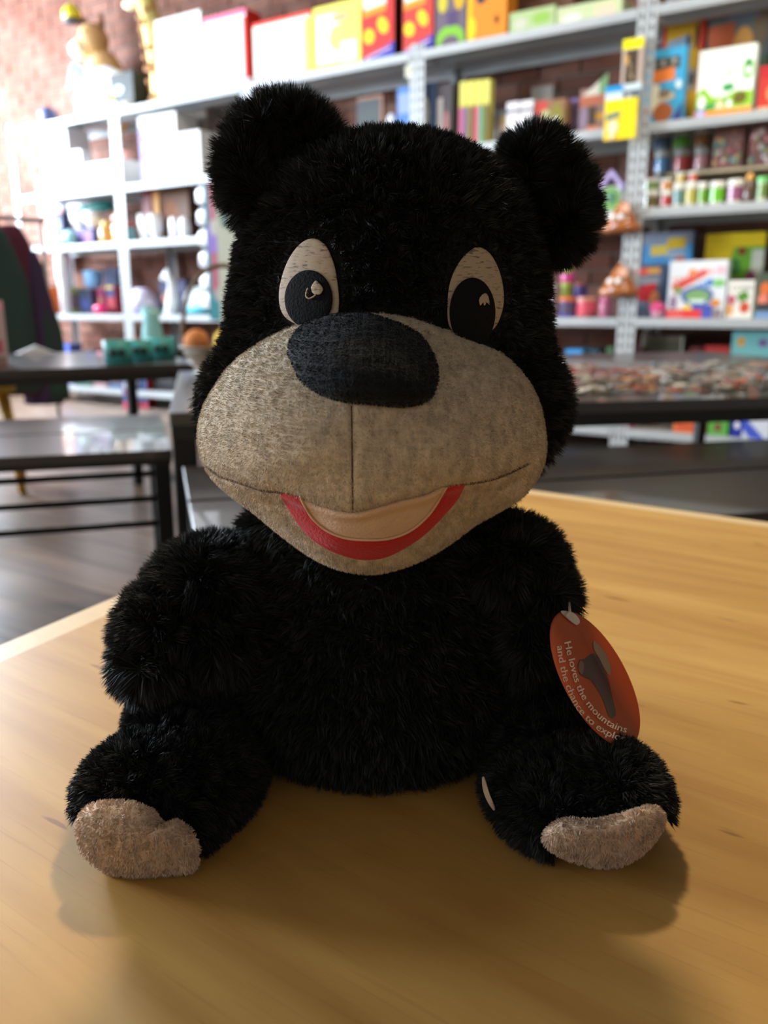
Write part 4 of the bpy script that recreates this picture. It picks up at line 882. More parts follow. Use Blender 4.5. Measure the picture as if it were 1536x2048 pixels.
# cane basket with arch handle
p = onz(378, 752, BT)
t = thing('cane_basket', 'cane basket with a tall arched handle on the jigsaw table corner', 'basket', (p.x+.085, p.y+.08, BT+.0005), TYAW)
cane = mat((120,98,68), .6, noise=.4, nscale=60)
q = MB(); n = 24
prof = [(.075,0),(.085,.02),(.10,.045),(.115,.07),(.108,.07),(.08,.01)]
q.lathe(prof, cane, n); q.build('bowl', t)
for k in range(5):
    q = MB(); rr = .080+.0085*k; z = .012+k*.0145
    q.tube([(rr*1.03*math.cos(a*math.pi/12), rr*1.03*math.sin(a*math.pi/12), z) for a in range(25)], .0045, cane, 6); q.build('woven_ring', t)
q = MB(); q.tube([(.112*math.cos(a*math.pi/14), 0, .06+.215*math.sin(a*math.pi/14)**.75 if 0 < a < 14 else .05) for a in range(15)], .0065, cane, 8); q.build('handle', t)
for k, (dx, dy, c, lb) in enumerate(((-.072,-.03,(214,140,84),'fuzzy orange ball in the cane basket near the far table'),(-.01,.045,(226,190,70),'yellow ball in the cane basket by the bear fur'))):
    o = thing('fuzzy_ball', lb, 'ball', (p.x+.085+dx, p.y+.08+dy, BT+.052), 0, 'fuzzy balls in the cane basket')
    q = MB(); rr = np.random.RandomState(k)
    q.ell((0,0,.032),(.033,.033,.031), mat(c, .9, bump=1.0, bscale=120), 18, 12); q.build('ball', o)
    q = MB()
    for _ in range(160):
        d = rr.normal(size=3); d /= np.linalg.norm(d); a = Vector(d*.031)+Vector((0,0,.032)); e = Vector(d*.040)+Vector((0,0,.032)); s_ = Vector((d[1],-d[0],.1)).normalized()*.002
        q.add([a-s_, a+s_, e], [(0,1,2)], mat(c, .9))
    q.build('fuzz', o)
p = onz(440, 700, BT)

# ---------------------------------------------------------------- left edge: garments on a rail, child's chair, floor toys
rail_c = onz(20, 770, 0)
rc = Vector((-1.82, 3.98, 0))
t = thing('garment_rail', 'metal garment rail holding dress up clothes by the windows', 'clothes rail', rc, .6)
q = MB(); q.tube([(-.45,0,1.12),(.26,0,1.12)], .012, steel, 10); q.build('rail', t)
for x in (-.43, .24):
    q = MB(); q.tube([(x,0,.015),(x,0,1.12)], .011, steel, 10); q.build('upright', t)
    q = MB(); q.tube([(x,-.2,.014),(x,.2,.014)], .012, steel, 10); q.build('foot', t)
def garment(name, x, w, ln, col, label, zt=1.09, folds=7, yoff=0.0):
    o = thing(name, label, 'garment', rc + Vector((x*math.cos(.6)-yoff*math.sin(.6), x*math.sin(.6)+yoff*math.cos(.6), 0)), .6)
    n = 36; vs = []; fs = []; m_ = mat(col, .85, noise=.3, nscale=14)
    rows = 12
    for i in range(rows+1):
        k = i/rows; z = zt - ln*k; ww = w*(.35+.65*min(1, k*3.0)**.6) * (1+.15*k)
        for j in range(n):
            a = 2*math.pi*j/n; f = 1+.12*math.sin(folds*a)*min(1, k*2)
            vs.append((ww/2*math.cos(a)*f, .055*math.sin(a)*f*(.5+.6*k), z))
    for i in range(rows):
        for j in range(n):
            a = i*n+j; b_ = i*n+(j+1) % n; fs.append((a, a+n, b_+n, b_))
    fs.append(tuple(range(n))); fs.append(tuple(reversed(range(rows*n, rows*n+n))))
    q = MB(); q.add(vs, fs, m_, True); q.build('cloth', o)
    q = MB(); q.tube([(0,0,zt-.01),(0,0,zt+.02),(.012,0,zt+.045),(0,0,zt+.058),(-.012,0,zt+.045)], .003, steel, 6); q.build('hanger_hook', o)
garment('green_coat', -.02, .28, .76, (40,66,64), 'dark teal green coat hanging at the picture edge', yoff=-.10)
garment('maroon_dress', .10, .24, .78, (98,34,62), 'maroon dress hanging beside the teal green coat')
garment('purple_dress', .18, .15, .72, (66,46,84), 'dark purple dress hanging past the maroon one', zt=.98)
garment('green_dress', .21, .15, .50, (36,70,54), 'dark green dress hanging lowest at the rail end', zt=.78)
# wall display beyond: colourful packs hanging on the end panel
for k, (a, b_, y0, y1, c, lb) in enumerate(((-4, 30, 345, 425, (196,130,110), 'peach and red wall pack at the upper picture edge'),(37, 54, 402, 464, (110,140,210), 'blue wall pack near the windows'),(38, 62, 472, 530, (206,140,170), 'pink and white wall pack under the blue one'),(10, 33, 432, 500, (206,160,110), 'tan wall pack beside the blue one'))):
    s0, z1 = hit(a, y0, .1); s1, _ = hit(b_, y0, .1); _, z0 = hit((a+b_)/2, y1, .1)
    t = thing('wall_pack', lb, 'toy pack', SB((s0+s1)/2, .44, z0), YAW, 'packs hanging on the brick wall')
    w = s1-s0; h = z1-z0
    q = MB(); q.cbox(-w/2, w/2, 0, .03, 0, h, .004, mat(c, .4)); q.build('carton', t)
    q = MB(); art_mesh(q, w, h, [('r',.1,.7,.8,.2,(226,90,90)),('e',.2,.2,.6,.4,(240,220,200))], -.001); q.build('printed_front', t)
# yellow child's stool legs by the far table, floor box
p0 = onz(14, 850, 0.0)
yl = mat((196,150,50), .45)
t = thing('yellow_stool', 'mustard yellow wooden stool partly under the far table', 'stool', (-1.64, 3.30, 0), .4)
q = MB(); q.cbox(-.16,.16,-.16,.16,.40,.425,.004, yl); q.build('seat', t)
for sx in (-1, 1):
    for sy in (-1, 1):
        q = MB(); q.tube([(sx*.11, sy*.11, .40), (sx*.15, sy*.15, 0)], [.02,.016], yl, 8); q.build('leg', t)
p1 = onz(303, 812, 0.0)
t = thing('printed_floor_box', 'red and blue printed box standing on the floor under the far table', 'box', (p1.x-.08, p1.y-.13, 0), -.25)
q = MB(); q.cbox(-.10,.10,0,.13,0,.27,.003, mat((190,40,40), .4)); q.build('carton', t)
q = MB(); art_mesh(q, .20, .27, [('r',0,.14,1,.86,(90,110,160)),('r',0,0,1,.16,(236,90,120)),('e',.3,.6,.4,.3,(200,190,200)),('e',.5,.2,.4,.3,(110,150,230)),('r',.1,.3,.4,.16,(214,110,120),-30),('e',.05,.5,.3,.2,(230,230,240))], -.001); q.build('printed_front', t)
p2 = onz(50, 848, 0.0)
t = thing('blue_mat', 'small blue mat lying on the floor beside the yellow stool', 'mat', (p2.x, p2.y, 0), .3)
q = MB(); q.cbox(-.2,.2,-.12,.12,.0005,.006,.002, mat((60,110,150), .7)); q.build('mat', t)
# ---------------------------------------------------------------- the plush bear
BO = np.array([0.0, 0.385, TZ])
bear = thing('plush_bear', 'big black plush bear with a brown muzzle and red mouth sitting on the wooden table', 'plush toy', tuple(BO))
CR = np.array([1, 0, 0.]); CU = np.array([0, ST, CT]); CFw = np.array([0, CT, -ST])
rng = np.random.RandomState(11)
fur_mat = bpy.data.materials.new('black_fur'); fur_mat.use_nodes = True
b_ = fur_mat.node_tree.nodes['Principled BSDF']
b_.inputs['Base Color'].default_value = (.020, .022, .0225, 1); b_.inputs['Roughness'].default_value = .55
b_.inputs['Specular IOR Level'].default_value = .25
base_mat = mat((30, 32, 33), .9, spec=.1)

def ico_dirs(nu, nv):
    # uv sphere of directions
    th_ = (np.arange(nv+1)/nv-.5)*np.pi; ph = np.arange(nu)/nu*2*np.pi
    T, P_ = np.meshgrid(th_, ph, indexing='ij')
    d = np.stack([np.cos(T)*np.cos(P_), np.cos(T)*np.sin(P_), np.sin(T)], -1).reshape(-1, 3)
    f = []
    for i in range(nv):
        for k in range(nu):
            a = i*nu+k; b2 = i*nu+(k+1) % nu; f.append((a, b2, b2+nu, a+nu))
    return d, np.array(f)
def E(px, py, d, rx, ry, rz, rot=0):
    """ellipsoid seen at pixel px,py at camera depth d; rx, ry in pixels, rz in metres; rot in degrees, clockwise in the picture"""
    c = CP(px, py, d); a = math.radians(rot)
    ax = np.cos(a)*CR - np.sin(a)*CU; ay = np.sin(a)*CR + np.cos(a)*CU
    return (c, np.stack([ax/(rx*d/F), ay/(ry*d/F), CFw/rz]))
def blob(ells, cen, nu=96, nv=64, soft=16.0, clampz=None, lump=.0):
    d, f = ico_dirs(nu, nv)
    rs = []
    for (c, A) in ells:
        o = A @ (cen-c); D = d @ A.T
        a = (D*D).sum(1); bq = D @ o; cq = o@o - 1
        disc = bq*bq - a*cq
        r = np.where(disc > 0, (-bq+np.sqrt(np.maximum(disc, 0)))/a, 1e-4)
        rs.append(np.maximum(r, 1e-4))
    rs = np.array(rs); m = rs.max(0)
    r = m*(np.sum((rs/m)**soft, 0))**(1/soft)
    r = np.minimum(r, m*1.06)
    if lump: r = r*(1+lump*np.sin(d[:,0]*7+1)*np.sin(d[:,1]*6+2)*np.sin(d[:,2]*8))
    v = cen + d*r[:, None]
    if clampz is not None: v[:, 2] = np.maximum(v[:, 2], clampz)
    return v, f
def vnormals(v, f):
    n = np.zeros_like(v)
    a, b2, c, d = v[f[:,0]], v[f[:,1]], v[f[:,2]], v[f[:,3]]
    fn = np.cross(c-a, d-b2)
    for k in range(4): np.add.at(n, f[:,k], fn)
    n /= np.maximum(np.linalg.norm(n, axis=1), 1e-12)[:, None]
    return n
def hashvec(ix):
    h = (ix[:,0]*73856093 ^ ix[:,1]*19349663 ^ ix[:,2]*83492791) & 0xffffff
    out = []
    for k in range(3):
        h = (h*1103515245+12345+k*7919) & 0x7fffffff
        out.append((h/0x7fffffff)*2-1)
    return np.stack(out, -1)
def fur_geo(v, f, n, length, comb=(0, 0, -1), combw=.35, clump=.007, clumpw=.55, width=.0005, keep=None, front_bias=True, curl=.3, lean=0.35, lenf=None):
    N = vnormals(v, f)
    a, b2, c, d = (v[f[:,k]] for k in range(4))
    ar = .5*np.linalg.norm(np.cross(c-a, d-b2), axis=1)
    fc = (a+b2+c+d)/4; fn = np.cross(c-a, d-b2); fn /= np.maximum(np.linalg.norm(fn, axis=1), 1e-12)[:, None]
    tocam = np.array([0, 0, CZ])-fc; tocam /= np.linalg.norm(tocam, axis=1)[:, None]
    if front_bias: ar = ar*np.where((fn*tocam).sum(1) > -.25, 1.0, .35)
    idx = rng.choice(len(f), n, p=ar/ar.sum())
    u = rng.rand(n, 1); w = rng.rand(n, 1)
    def bil(q): return (q[f[idx,0]]*(1-u)+q[f[idx,1]]*u)*(1-w)+(q[f[idx,3]]*(1-u)+q[f[idx,2]]*u)*w
    p = bil(v); nn = bil(N); nn /= np.maximum(np.linalg.norm(nn, axis=1), 1e-9)[:, None]
    if keep is not None:
        m = keep(p, nn); p = p[m]; nn = nn[m]
    n = len(p)
    L = length*(.62+.55*rng.rand(n))
    if lenf is not None: L = L*lenf(p)
    cell = np.floor(p/clump+1000).astype(np.int64); hv = hashvec(cell)
    comb = np.array(comb, float)[None]
    dirv = nn + combw*comb + .33*hv + lean*.35*rng.normal(size=(n, 3))
    dirv /= np.linalg.norm(dirv, axis=1)[:, None]
    tip = p + dirv*L[:, None]
    cc = (cell-1000+.5+.3*hv)*clump; off = cc-p; off -= (off*nn).sum(1)[:, None]*nn
    tip += off*clumpw
    tip += curl*L[:, None]*comb*.35
    mid = p + dirv*L[:, None]*.5 + off*clumpw*.28
    side = np.cross(dirv, rng.normal(size=(n, 3))); side /= np.maximum(np.linalg.norm(side, axis=1), 1e-9)[:, None]
    wd = width*(.7+.6*rng.rand(n))[:, None]
    V = np.concatenate([p-nn*.0008-side*wd, p-nn*.0008+side*wd, mid+side*wd*.75, mid-side*wd*.75, tip], 0)
    i = np.arange(n)
    return V, i, n
def furry(name, v, f, parts_fur, parent=bear, basem=None, furm=None, label=None):
    """surface plus strands in one mesh"""
    vs = [v-BO]; flat = [f.ravel()]; cnt = [np.full(len(f), 4)]; mi = [np.zeros(len(f), int)]; k = len(v)
    for (V, i, n) in parts_fur:
        vs.append(V-BO)
        q = np.stack([k+i, k+i+n, k+i+2*n, k+i+3*n], -1); t = np.stack([k+i+3*n, k+i+2*n, k+i+4*n], -1)
        flat += [q.ravel(), t.ravel()]; cnt += [np.full(n, 4), np.full(n, 3)]; mi += [np.ones(n, int), np.ones(n, int)]
        k += len(V)
    o = np_mesh(name, np.concatenate(vs), np.concatenate(flat), np.concatenate(cnt), [basem or base_mat, furm or fur_mat], np.concatenate(mi), parent)
    if label: o['label'] = label
    return o
def spline_closed(pts, n):
    pts = np.array(pts, float); m = len(pts); out = []
    for i in range(m):
        p0, p1, p2, p3 = pts[i-1], pts[i], pts[(i+1) % m], pts[(i+2) % m]
        for t in np.linspace(0, 1, n, endpoint=False):
            out.append(.5*((2*p1)+(-p0+p2)*t+(2*p0-5*p1+4*p2-p3)*t*t+(-p0+3*p1-3*p2+p3)*t**3))
    return np.array(out)
def spline_open(pts, n):
    pts = np.array(pts, float); P_ = np.concatenate([[2*pts[0]-pts[1]], pts, [2*pts[-1]-pts[-2]]]); out = []
    for i in range(1, len(P_)-2):
        p0, p1, p2, p3 = P_[i-1], P_[i], P_[i+1], P_[i+2]
        for t in np.linspace(0, 1, n, endpoint=False):
            out.append(.5*((2*p1)+(-p0+p2)*t+(2*p0-5*p1+4*p2-p3)*t*t+(-p0+3*p1-3*p2+p3)*t**3))
    out.append(pts[-1]); return np.array(out)
def resample(c, n, closed=False):
    c = np.array(c)
    if closed: c = np.concatenate([c, c[:1]])
    s = np.concatenate([[0], np.cumsum(np.linalg.norm(np.diff(c, axis=0), axis=1))])
    t = np.linspace(0, s[-1], n, endpoint=not closed)
    return np.stack([np.interp(t, s, c[:, 0]), np.interp(t, s, c[:, 1])], -1)
def inpoly(x, y, poly):
    r = np.zeros(x.shape, bool); j = len(poly)-1
    for i in range(len(poly)):
        xi, yi = poly[i]; xj, yj = poly[j]
        m = ((yi > y) != (yj > y)) & (x < (xj-xi)*(y-yi)/(yj-yi+1e-12)+xi); r ^= m; j = i
    return r

EYE1 = spline_closed([(561,618),(559,575),(574,525),(598,490),(624,477),(650,489),(667,525),(675,565),(678,610),(668,645),(620,655),(580,642)], 8)
EYE2 = spline_closed([(900,655),(895,610),(900,565),(916,528),(938,503),(957,494),(980,507),(998,540),(1007,580),(1005,620),(985,660),(935,680)], 8)

# ---- head
head_e = [E(784, 528, .400, 286, 226, .064), E(766, 815, .405, 358, 212, .062, 0), E(777, 660, .400, 302, 250, .066), E(770, 960, .400, 240, 80, .045)]
hv_, hf_ = blob(head_e, CP(775, 640, .400), 150, 110, 14)
def keep_head(p, n):
    x, y, d = PX(p)
    front = (n @ CFw) < .05
    m = np.ones(len(p), bool)
    for poly in (EYE1, EYE2): m &= ~(front & inpoly(x, y, (poly-poly.mean(0))*1.03+poly.mean(0)))
    return m
def len_head(p):
    x, y, d = PX(p)
    l = np.ones(len(p))
    for poly in (EYE1, EYE2):
        c = poly.mean(0); q = np.hypot((x-c[0])/70, (y-c[1])/100); l = np.minimum(l, np.clip(.30+(q-1)*.9, .30, 1))
    # shorter fur beside the muzzle
    q = np.hypot((x-745)/355, (y-880)/285); l = np.where((q < 1.08) & (d < .40), np.minimum(l, np.clip(.25+(q-.9)*4, .2, 1)), l)
    return l
fur = fur_geo(hv_, hf_, 130000, .0072, comb=(0, 0, -.6), combw=.35, clump=.0045, clumpw=.45, width=.00034, keep=keep_head, lenf=len_head)
furry('head', hv_, hf_, [fur])
hbvh = BVHTree.FromPolygons([Vector(p) for p in hv_], [tuple(int(k) for k in q) for q in hf_])
def head_depth(px, py):
    r = rays(px, py); o = Vector((0, 0, CZ)); loc, nrm, i, dist = hbvh.ray_cast(o, Vector(r).normalized())
    if loc is None: return .36
    return float(PX(np.array(loc))[2])

# ---- ears: cup shaped discs with a hollow front
def ear(px, py, d, rx, ry, rot, seed, comb):
    e = [E(px, py, d, rx, ry, .017, rot)]
    v, f = blob(e, CP(px, py, d), 64, 44)
    # hollow the face of the ear
    c = CP(px, py, d); q = v-c; fr = q @ CFw; x = (q @ CR)/(rx*d/F); y = (q @ CU)/(ry*d/F)
    m = fr < 0; k = np.clip(1-(x*x+y*y)*1.6, 0, 1)
    v[m] += CFw*(.012*k[m])[:, None]
    g = fur_geo(v, f, 42000, .0118, comb=comb, combw=.25, clump=.005, clumpw=.7, width=.0003, curl=.1)
    furry('ear', v, f, [g])
ear(566, 338, .378, 100, 114, 14, 1, (-.5, 0, .1))
ear(1092, 392, .384, 60, 108, -20, 2, (.5, 0, -.2))

# ---- torso, arms, legs
tor = [E(750, 1345, .440, 282, 235, .072), E(752, 1120, .430, 215, 175, .060), E(755, 1230, .437, 262, 200, .068), E(760, 1060, .425, 270, 75, .05)]
v, f = blob(tor, CP(752, 1260, .438), 110, 90, 14, clampz=TZ+.002)
furry('torso', v, f, [fur_geo(v, f, 65000, .007, clump=.005, clumpw=.45, width=.0004)])
la = [E(430, 1172, .415, 110, 88, .040), E(352, 1255, .405, 92, 100, .038, 20), E(330, 1318, .398, 74, 62, .034), E(430, 1260, .41, 110, 100, .04)]
v, f = blob(la, CP(385, 1235, .406), 80, 60, 12)
furry('arm', v, f, [fur_geo(v, f, 48000, .0095, clump=.006, clumpw=.6, width=.00035)])
ra = [E(1005, 1130, .415, 110, 90, .040), E(1075, 1180, .408, 60, 50, .036, 35), E(1040, 1260, .412, 62, 110, .038), E(1085, 1370, .412, 70, 110, .03, -20)]
v, f = blob(ra, CP(1035, 1210, .410), 80, 60, 12)
furry('arm', v, f, [fur_geo(v, f, 48000, .0090, clump=.006, clumpw=.6, width=.00035)])
FL = [E(295, 1595, .354, 128, 118, .030, 10), E(390, 1545, .385, 130, 120, .05, 20), E(395, 1590, .372, 66, 100, .045), E(370, 1450, .40, 100, 80, .04, 20)]
v, f = blob(FL, CP(345, 1570, .368), 90, 70, 12, clampz=TZ+.002)
def keepL(p, n):
    x, y, d = PX(p); return ~(((n @ CFw) < 0) & inpoly(x, y, PADL))
PADL = spline_closed([(152,1655),(160,1625),(190,1606),(230,1602),(275,1606),(305,1620),(330,1648),(352,1640),(378,1655),(396,1685),(398,1715),(385,1742),(330,1752),(275,1760),(225,1750),(180,1722),(158,1690)], 8)
furry('leg', v, f, [fur_geo(v, f, 60000, .0058, keep=keepL, clump=.0045, clumpw=.45, width=.00034)])
legL = (v, f)
FR = [E(1222, 1590, .354, 100, 100, .030, -5), E(1125, 1570, .380, 135, 100, .05, -10), E(1080, 1585, .372, 95, 78, .045), E(1080, 1480, .41, 120, 95, .04)]
v, f = blob(FR, CP(1160, 1575, .368), 90, 70, 12, clampz=TZ+.002)
PADR = spline_closed([(1086,1682),(1096,1655),(1130,1638),(1180,1640),(1230,1632),(1275,1618),(1305,1612),(1326,1622),(1328,1650),(1305,1685),(1285,1705),(1255,1725),(1205,1734),(1150,1722),(1110,1704)], 8)
def keepR(p, n):
    x, y, d = PX(p); return ~(((n @ CFw) < 0) & inpoly(x, y, PADR))
furry('leg', v, f, [fur_geo(v, f, 60000, .0060, keep=keepR, clump=.0045, clumpw=.45, width=.00034)])
legR = (v, f)

# ---- beige velour parts
def velour(c, name):
    m = bpy.data.materials.new(name); m.use_nodes = True; nt = m.node_tree; b = nt.nodes['Principled BSDF']
    tc = nt.nodes.new('ShaderNodeTexCoord')
    n = nt.nodes.new('ShaderNodeTexNoise'); n.inputs['Scale'].default_value = 160; n.inputs['Detail'].default_value = 6; n.inputs['Roughness'].default_value = .7
    mp = nt.nodes.new('ShaderNodeMapping'); mp.inputs['Scale'].default_value = (1.6, 1, .7); mp.inputs['Rotation'].default_value = (0, .35, 0)
    nt.links.new(tc.outputs['Object'], mp.inputs[0]); nt.links.new(mp.outputs[0], n.inputs['Vector'])
    cr = nt.nodes.new('ShaderNodeValToRGB'); e = cr.color_ramp.elements
    e[0].position = .30; e[0].color = lin(tuple(v*.78 for v in c)); e[1].position = .62; e[1].color = lin(c)
    nt.links.new(n.outputs[0], cr.inputs[0]); nt.links.new(cr.outputs[0], b.inputs['Base Color'])
    b.inputs['Roughness'].default_value = .9; b.inputs['Specular IOR Level'].default_value = .15
    b.inputs['Sheen Weight'].default_value = .25; b.inputs['Sheen Roughness'].default_value = .4
    bp = nt.nodes.new('ShaderNodeBump'); bp.inputs['Strength'].default_value = .5; bp.inputs['Distance'].default_value = .0012
    nt.links.new(n.outputs[0], bp.inputs['Height']); nt.links.new(bp.outputs[0], b.inputs['Normal'])
    return m
muz_m = velour((206, 190, 166), 'muzzle_velour'); pad_m = velour((226, 200, 176), 'pad_velour'); nose_m = mat((26, 29, 33), .9, spec=.12, noise=.4, nscale=300, bump=.4, bscale=900, sheen=.12)

MUZ = spline_closed([(396,872),(402,828),(425,780),(470,722),(530,680),(590,645),(640,622),(700,609),(760,606),(820,616),(880,640),(940,672),(1000,706),(1045,748),(1075,800),(1089,860),(1090,910),(1076,952),(1045,992),(1000,1020),(950,1048),(900,1085),(850,1115),(800,1135),(745,1146),(690,1140),(640,1122),(590,1090),(545,1055),(500,1018),(455,985),(420,950),(402,912)], 6)
MC = np.array([745., 880.])
ang = np.arctan2(MUZ[:,1]-MC[1], MUZ[:,0]-MC[0]); rad = np.hypot(MUZ[:,0]-MC[0], MUZ[:,1]-MC[1])
o_ = np.argsort(ang); ang = ang[o_]; rad = rad[o_]
angp = np.concatenate([ang-2*np.pi, ang, ang+2*np.pi]); radp = np.tile(rad, 3)
def Rth(a): return np.interp(a, angp, radp)
CREASE = spline_open([(408,930),(440,952),(480,966),(525,981),(565,986),(618,1006),(660,1020),(706,1027),(750,1018),(800,1003),(850,992),(890,975),(930,968),(970,962),(1010,950),(1060,926)], 8)
def seg_dist(x, y, c):
    d = np.full(np.shape(x), 1e9)
    for i in range(len(c)-1):
        ax, ay = c[i]; bx, by = c[i+1]; L2 = (bx-ax)**2+(by-ay)**2
        t = np.clip(((x-ax)*(bx-ax)+(y-ay)*(by-ay))/L2, 0, 1)
        d = np.minimum(d, np.hypot(x-ax-t*(bx-ax), y-ay-t*(by-ay)))
    return d
def muz_depth(x, y):
    x = np.asarray(x, float); y = np.asarray(y, float)
    a = np.arctan2(y-MC[1], x-MC[0]); r = np.hypot(x-MC[0], y-MC[1])/Rth(a)
    r = np.clip(r, 0, 1)
    d = .352-.056*(1-r**2.3)**.62
    yc = np.interp(x, CREASE[:,0], CREASE[:,1])
    low = np.clip((y-yc)/22, 0, 1); low = low*low*(3-2*low)
    fade = np.clip((1-r)/.12, 0, 1)
    d = d + .0075*low*fade
    d = d + .0036*np.exp(-(seg_dist(x, y, CREASE)/7)**2)*np.clip((1-r)/.05, 0, 1)
    sx = 703+(y-800)*.012
    d = d + .0007*np.exp(-((x-sx)/4.5)**2)*((y > 790) & (y < 1022))*fade
    # plush lumps
    d = d + .0007*np.sin(x*.021+1)*np.sin(y*.026)*fade
    return d
na, nr = 300, 110
A_ = np.arange(na)/na*2*np.pi-np.pi; rr_ = 1-(1-np.linspace(0, 1, nr+1))**1.5
AA, RR = np.meshgrid(A_, rr_, indexing='ij'); AA = AA.T; RR = RR.T
X_ = MC[0]+np.cos(AA)*RR*Rth(AA); Y_ = MC[1]+np.sin(AA)*RR*Rth(AA)
V1 = CP(X_, Y_, muz_depth(X_, Y_))
back = []
for k, (sc, dd) in enumerate(((.995, .357), (.97, .366), (.92, .378), (.80, .388))):
    back.append(CP(MC[0]+np.cos(A_)*sc*Rth(A_), MC[1]+np.sin(A_)*sc*Rth(A_), np.full(na, dd)))
Vm = np.concatenate([V1.reshape(-1, 3)]+back, 0)
rows = nr+1+4; fm = []
I, K2 = np.meshgrid(np.arange(rows-1), np.arange(na), indexing='ij')
fm = np.stack([I*na+K2, (I+1)*na+K2, (I+1)*na+(K2+1) % na, I*na+(K2+1) % na], -1).reshape(-1, 4)
NOSE = spline_closed([(576,705),(580,680),(600,652),(640,634),(690,625),(740,628),(790,643),(835,665),(864,700),(876,742),(872,778),(850,804),(800,813),(740,808),(690,803),(645,790),(605,765),(588,735)], 8)
MOUTH_OUT = spline_open([(558,985),(572,1012),(598,1052),(632,1086),(675,1108),(720,1120),(765,1117),(805,1100),(850,1070),(890,1030),(915,1000),(932,968)], 10)
MOUTH_IN = spline_open([(601,993),(610,1012),(628,1040),(655,1062),(690,1076),(735,1080),(780,1077),(820,1062),(852,1036),(873,1008),(893,974)], 10)
mouth_poly = np.concatenate([MOUTH_OUT, CREASE[(CREASE[:,0] > 560) & (CREASE[:,0] < 930)][::-1]])
def keep_m(p, n):
    x, y, d = PX(p); fr = (n @ CFw) < .1
    return ~(fr & (inpoly(x, y, NOSE) | inpoly(x, y, mouth_poly)))
muz_fur_m = muz_m
fm2 = fm[:, ::-1] if ((vnormals(Vm, fm)[na*40] @ CFw) > 0) else fm
g = fur_geo(Vm, fm2, 120000, .0012, comb=(.25, 0, -1), combw=.7, clump=.0030, clumpw=.2, width=.0001, keep=keep_m, curl=.2, lean=.25)
mz = furry('muzzle', Vm, fm2, [g], basem=muz_m, furm=muz_fur_m, label='grey brown short pile muzzle')

def star_patch(name, poly, cen, depth, bulge, exp_=.6, nr=26, na=120, mt=None, parent=bear, drop=.0015, fuzz=None, label=None, rim=True):
    c = resample(poly, na, True); V = []
    for i in range(nr+1):
        r = 1-(1-i/nr)**1.4
        x = cen[0]+(c[:,0]-cen[0])*r; y = cen[1]+(c[:,1]-cen[1])*r
        d = depth(x, y)-bulge*(1-r**2.2)**exp_
        V.append(CP(x, y, d))
    if rim: V.append(CP(c[:,0]*.992+cen[0]*.008, c[:,1]*.992+cen[1]*.008, depth(c[:,0], c[:,1])+drop))
    rows = len(V); V = np.concatenate(V)
    I, K2 = np.meshgrid(np.arange(rows-1), np.arange(na), indexing='ij')
    f = np.stack([I*na+K2, (I+1)*na+K2, (I+1)*na+(K2+1) % na, I*na+(K2+1) % na], -1).reshape(-1, 4)
    if (vnormals(V, f)[na*(nr//2)] @ CFw) > 0: f = f[:, ::-1]
    fg = []
    if fuzz:
        keepf = lambda p, n: rng.rand(len(p)) > -1
        fg = [fur_geo(V, f, fuzz[0], fuzz[1], comb=(0, 0, -1), combw=.6, clump=.004, clumpw=.3, width=fuzz[2], curl=.2)]
    o = furry(name, V, f, fg, parent=parent, basem=mt, furm=mt)
    if parent is not bear: o.location = (0, 0, 0)
    if label: o['label'] = label
    return o
star_patch('nose', NOSE, (722, 718), lambda x, y: muz_depth(x, y)-.0012, .0125, .55, 36, 160, nose_m, fuzz=(14000, .0008, .00012), drop=.003, label='blue black oval nose')

def strip_patch(name, ca, cb, off, mt, n=90, m=10, parent=bear, thick=.0012, label=None, bul=.0006):
    a = resample(ca, n); b2 = resample(cb, n); V = []
    for j in range(m+1):
        t = j/m; c = a*(1-t)+b2*t
        V.append(CP(c[:,0], c[:,1], muz_depth(c[:,0], c[:,1])-off-bul*np.sin(np.pi*t)))
    V.append(CP(b2[:,0], b2[:,1], muz_depth(b2[:,0], b2[:,1])+thick)); V.insert(0, CP(a[:,0], a[:,1], muz_depth(a[:,0], a[:,1])+thick))
    rows = len(V); V = np.concatenate(V)
    I, K2 = np.meshgrid(np.arange(rows-1), np.arange(n-1), indexing='ij')
    f = np.stack([I*n+K2, (I+1)*n+K2, (I+1)*n+K2+1, I*n+K2+1], -1).reshape(-1, 4)
    if (vnormals(V, f)[n*(rows//2)+n//2] @ CFw) > 0: f = f[:, ::-1]
    return furry(name, V, f, [], parent=parent, basem=mt, furm=mt, label=label)
red_m = mat((196, 30, 34), .75, noise=.3, nscale=300, bump=.3, bscale=900, sheen=.2)
tooth_m = mat((216, 186, 160), .85, noise=.2, nscale=200, bump=.3, bscale=800)
mouth = strip_patch('mouth', MOUTH_OUT, MOUTH_IN, .0008, red_m, label='bright red felt mouth band')
upper = np.stack([np.linspace(601, 893, 60), np.interp(np.linspace(601, 893, 60), CREASE[:,0], CREASE[:,1])-2], -1)
strip_patch('teeth', MOUTH_IN, upper, .0010, tooth_m, m=12, label='cream teeth panel inside the red band')
# stitched piping round the teeth
q = MB(); cc_ = resample(MOUTH_IN, 70); P_ = CP(cc_[:,0], cc_[:,1], muz_depth(cc_[:,0], cc_[:,1])-.0018)-BO
q.tube([tuple(p) for p in P_], .0006, mat((206, 170, 140), .8), 6); q.build('teeth_seam', bear)
q = MB(); yy = np.linspace(812, 1020, 40); xx = 703+(yy-800)*.012
P_ = CP(xx, yy, muz_depth(xx, yy)-.00005)-BO; q.tube([tuple(p) for p in P_], .00035, mat((84, 66, 52), .9), 5); q.build('muzzle_seam', bear)

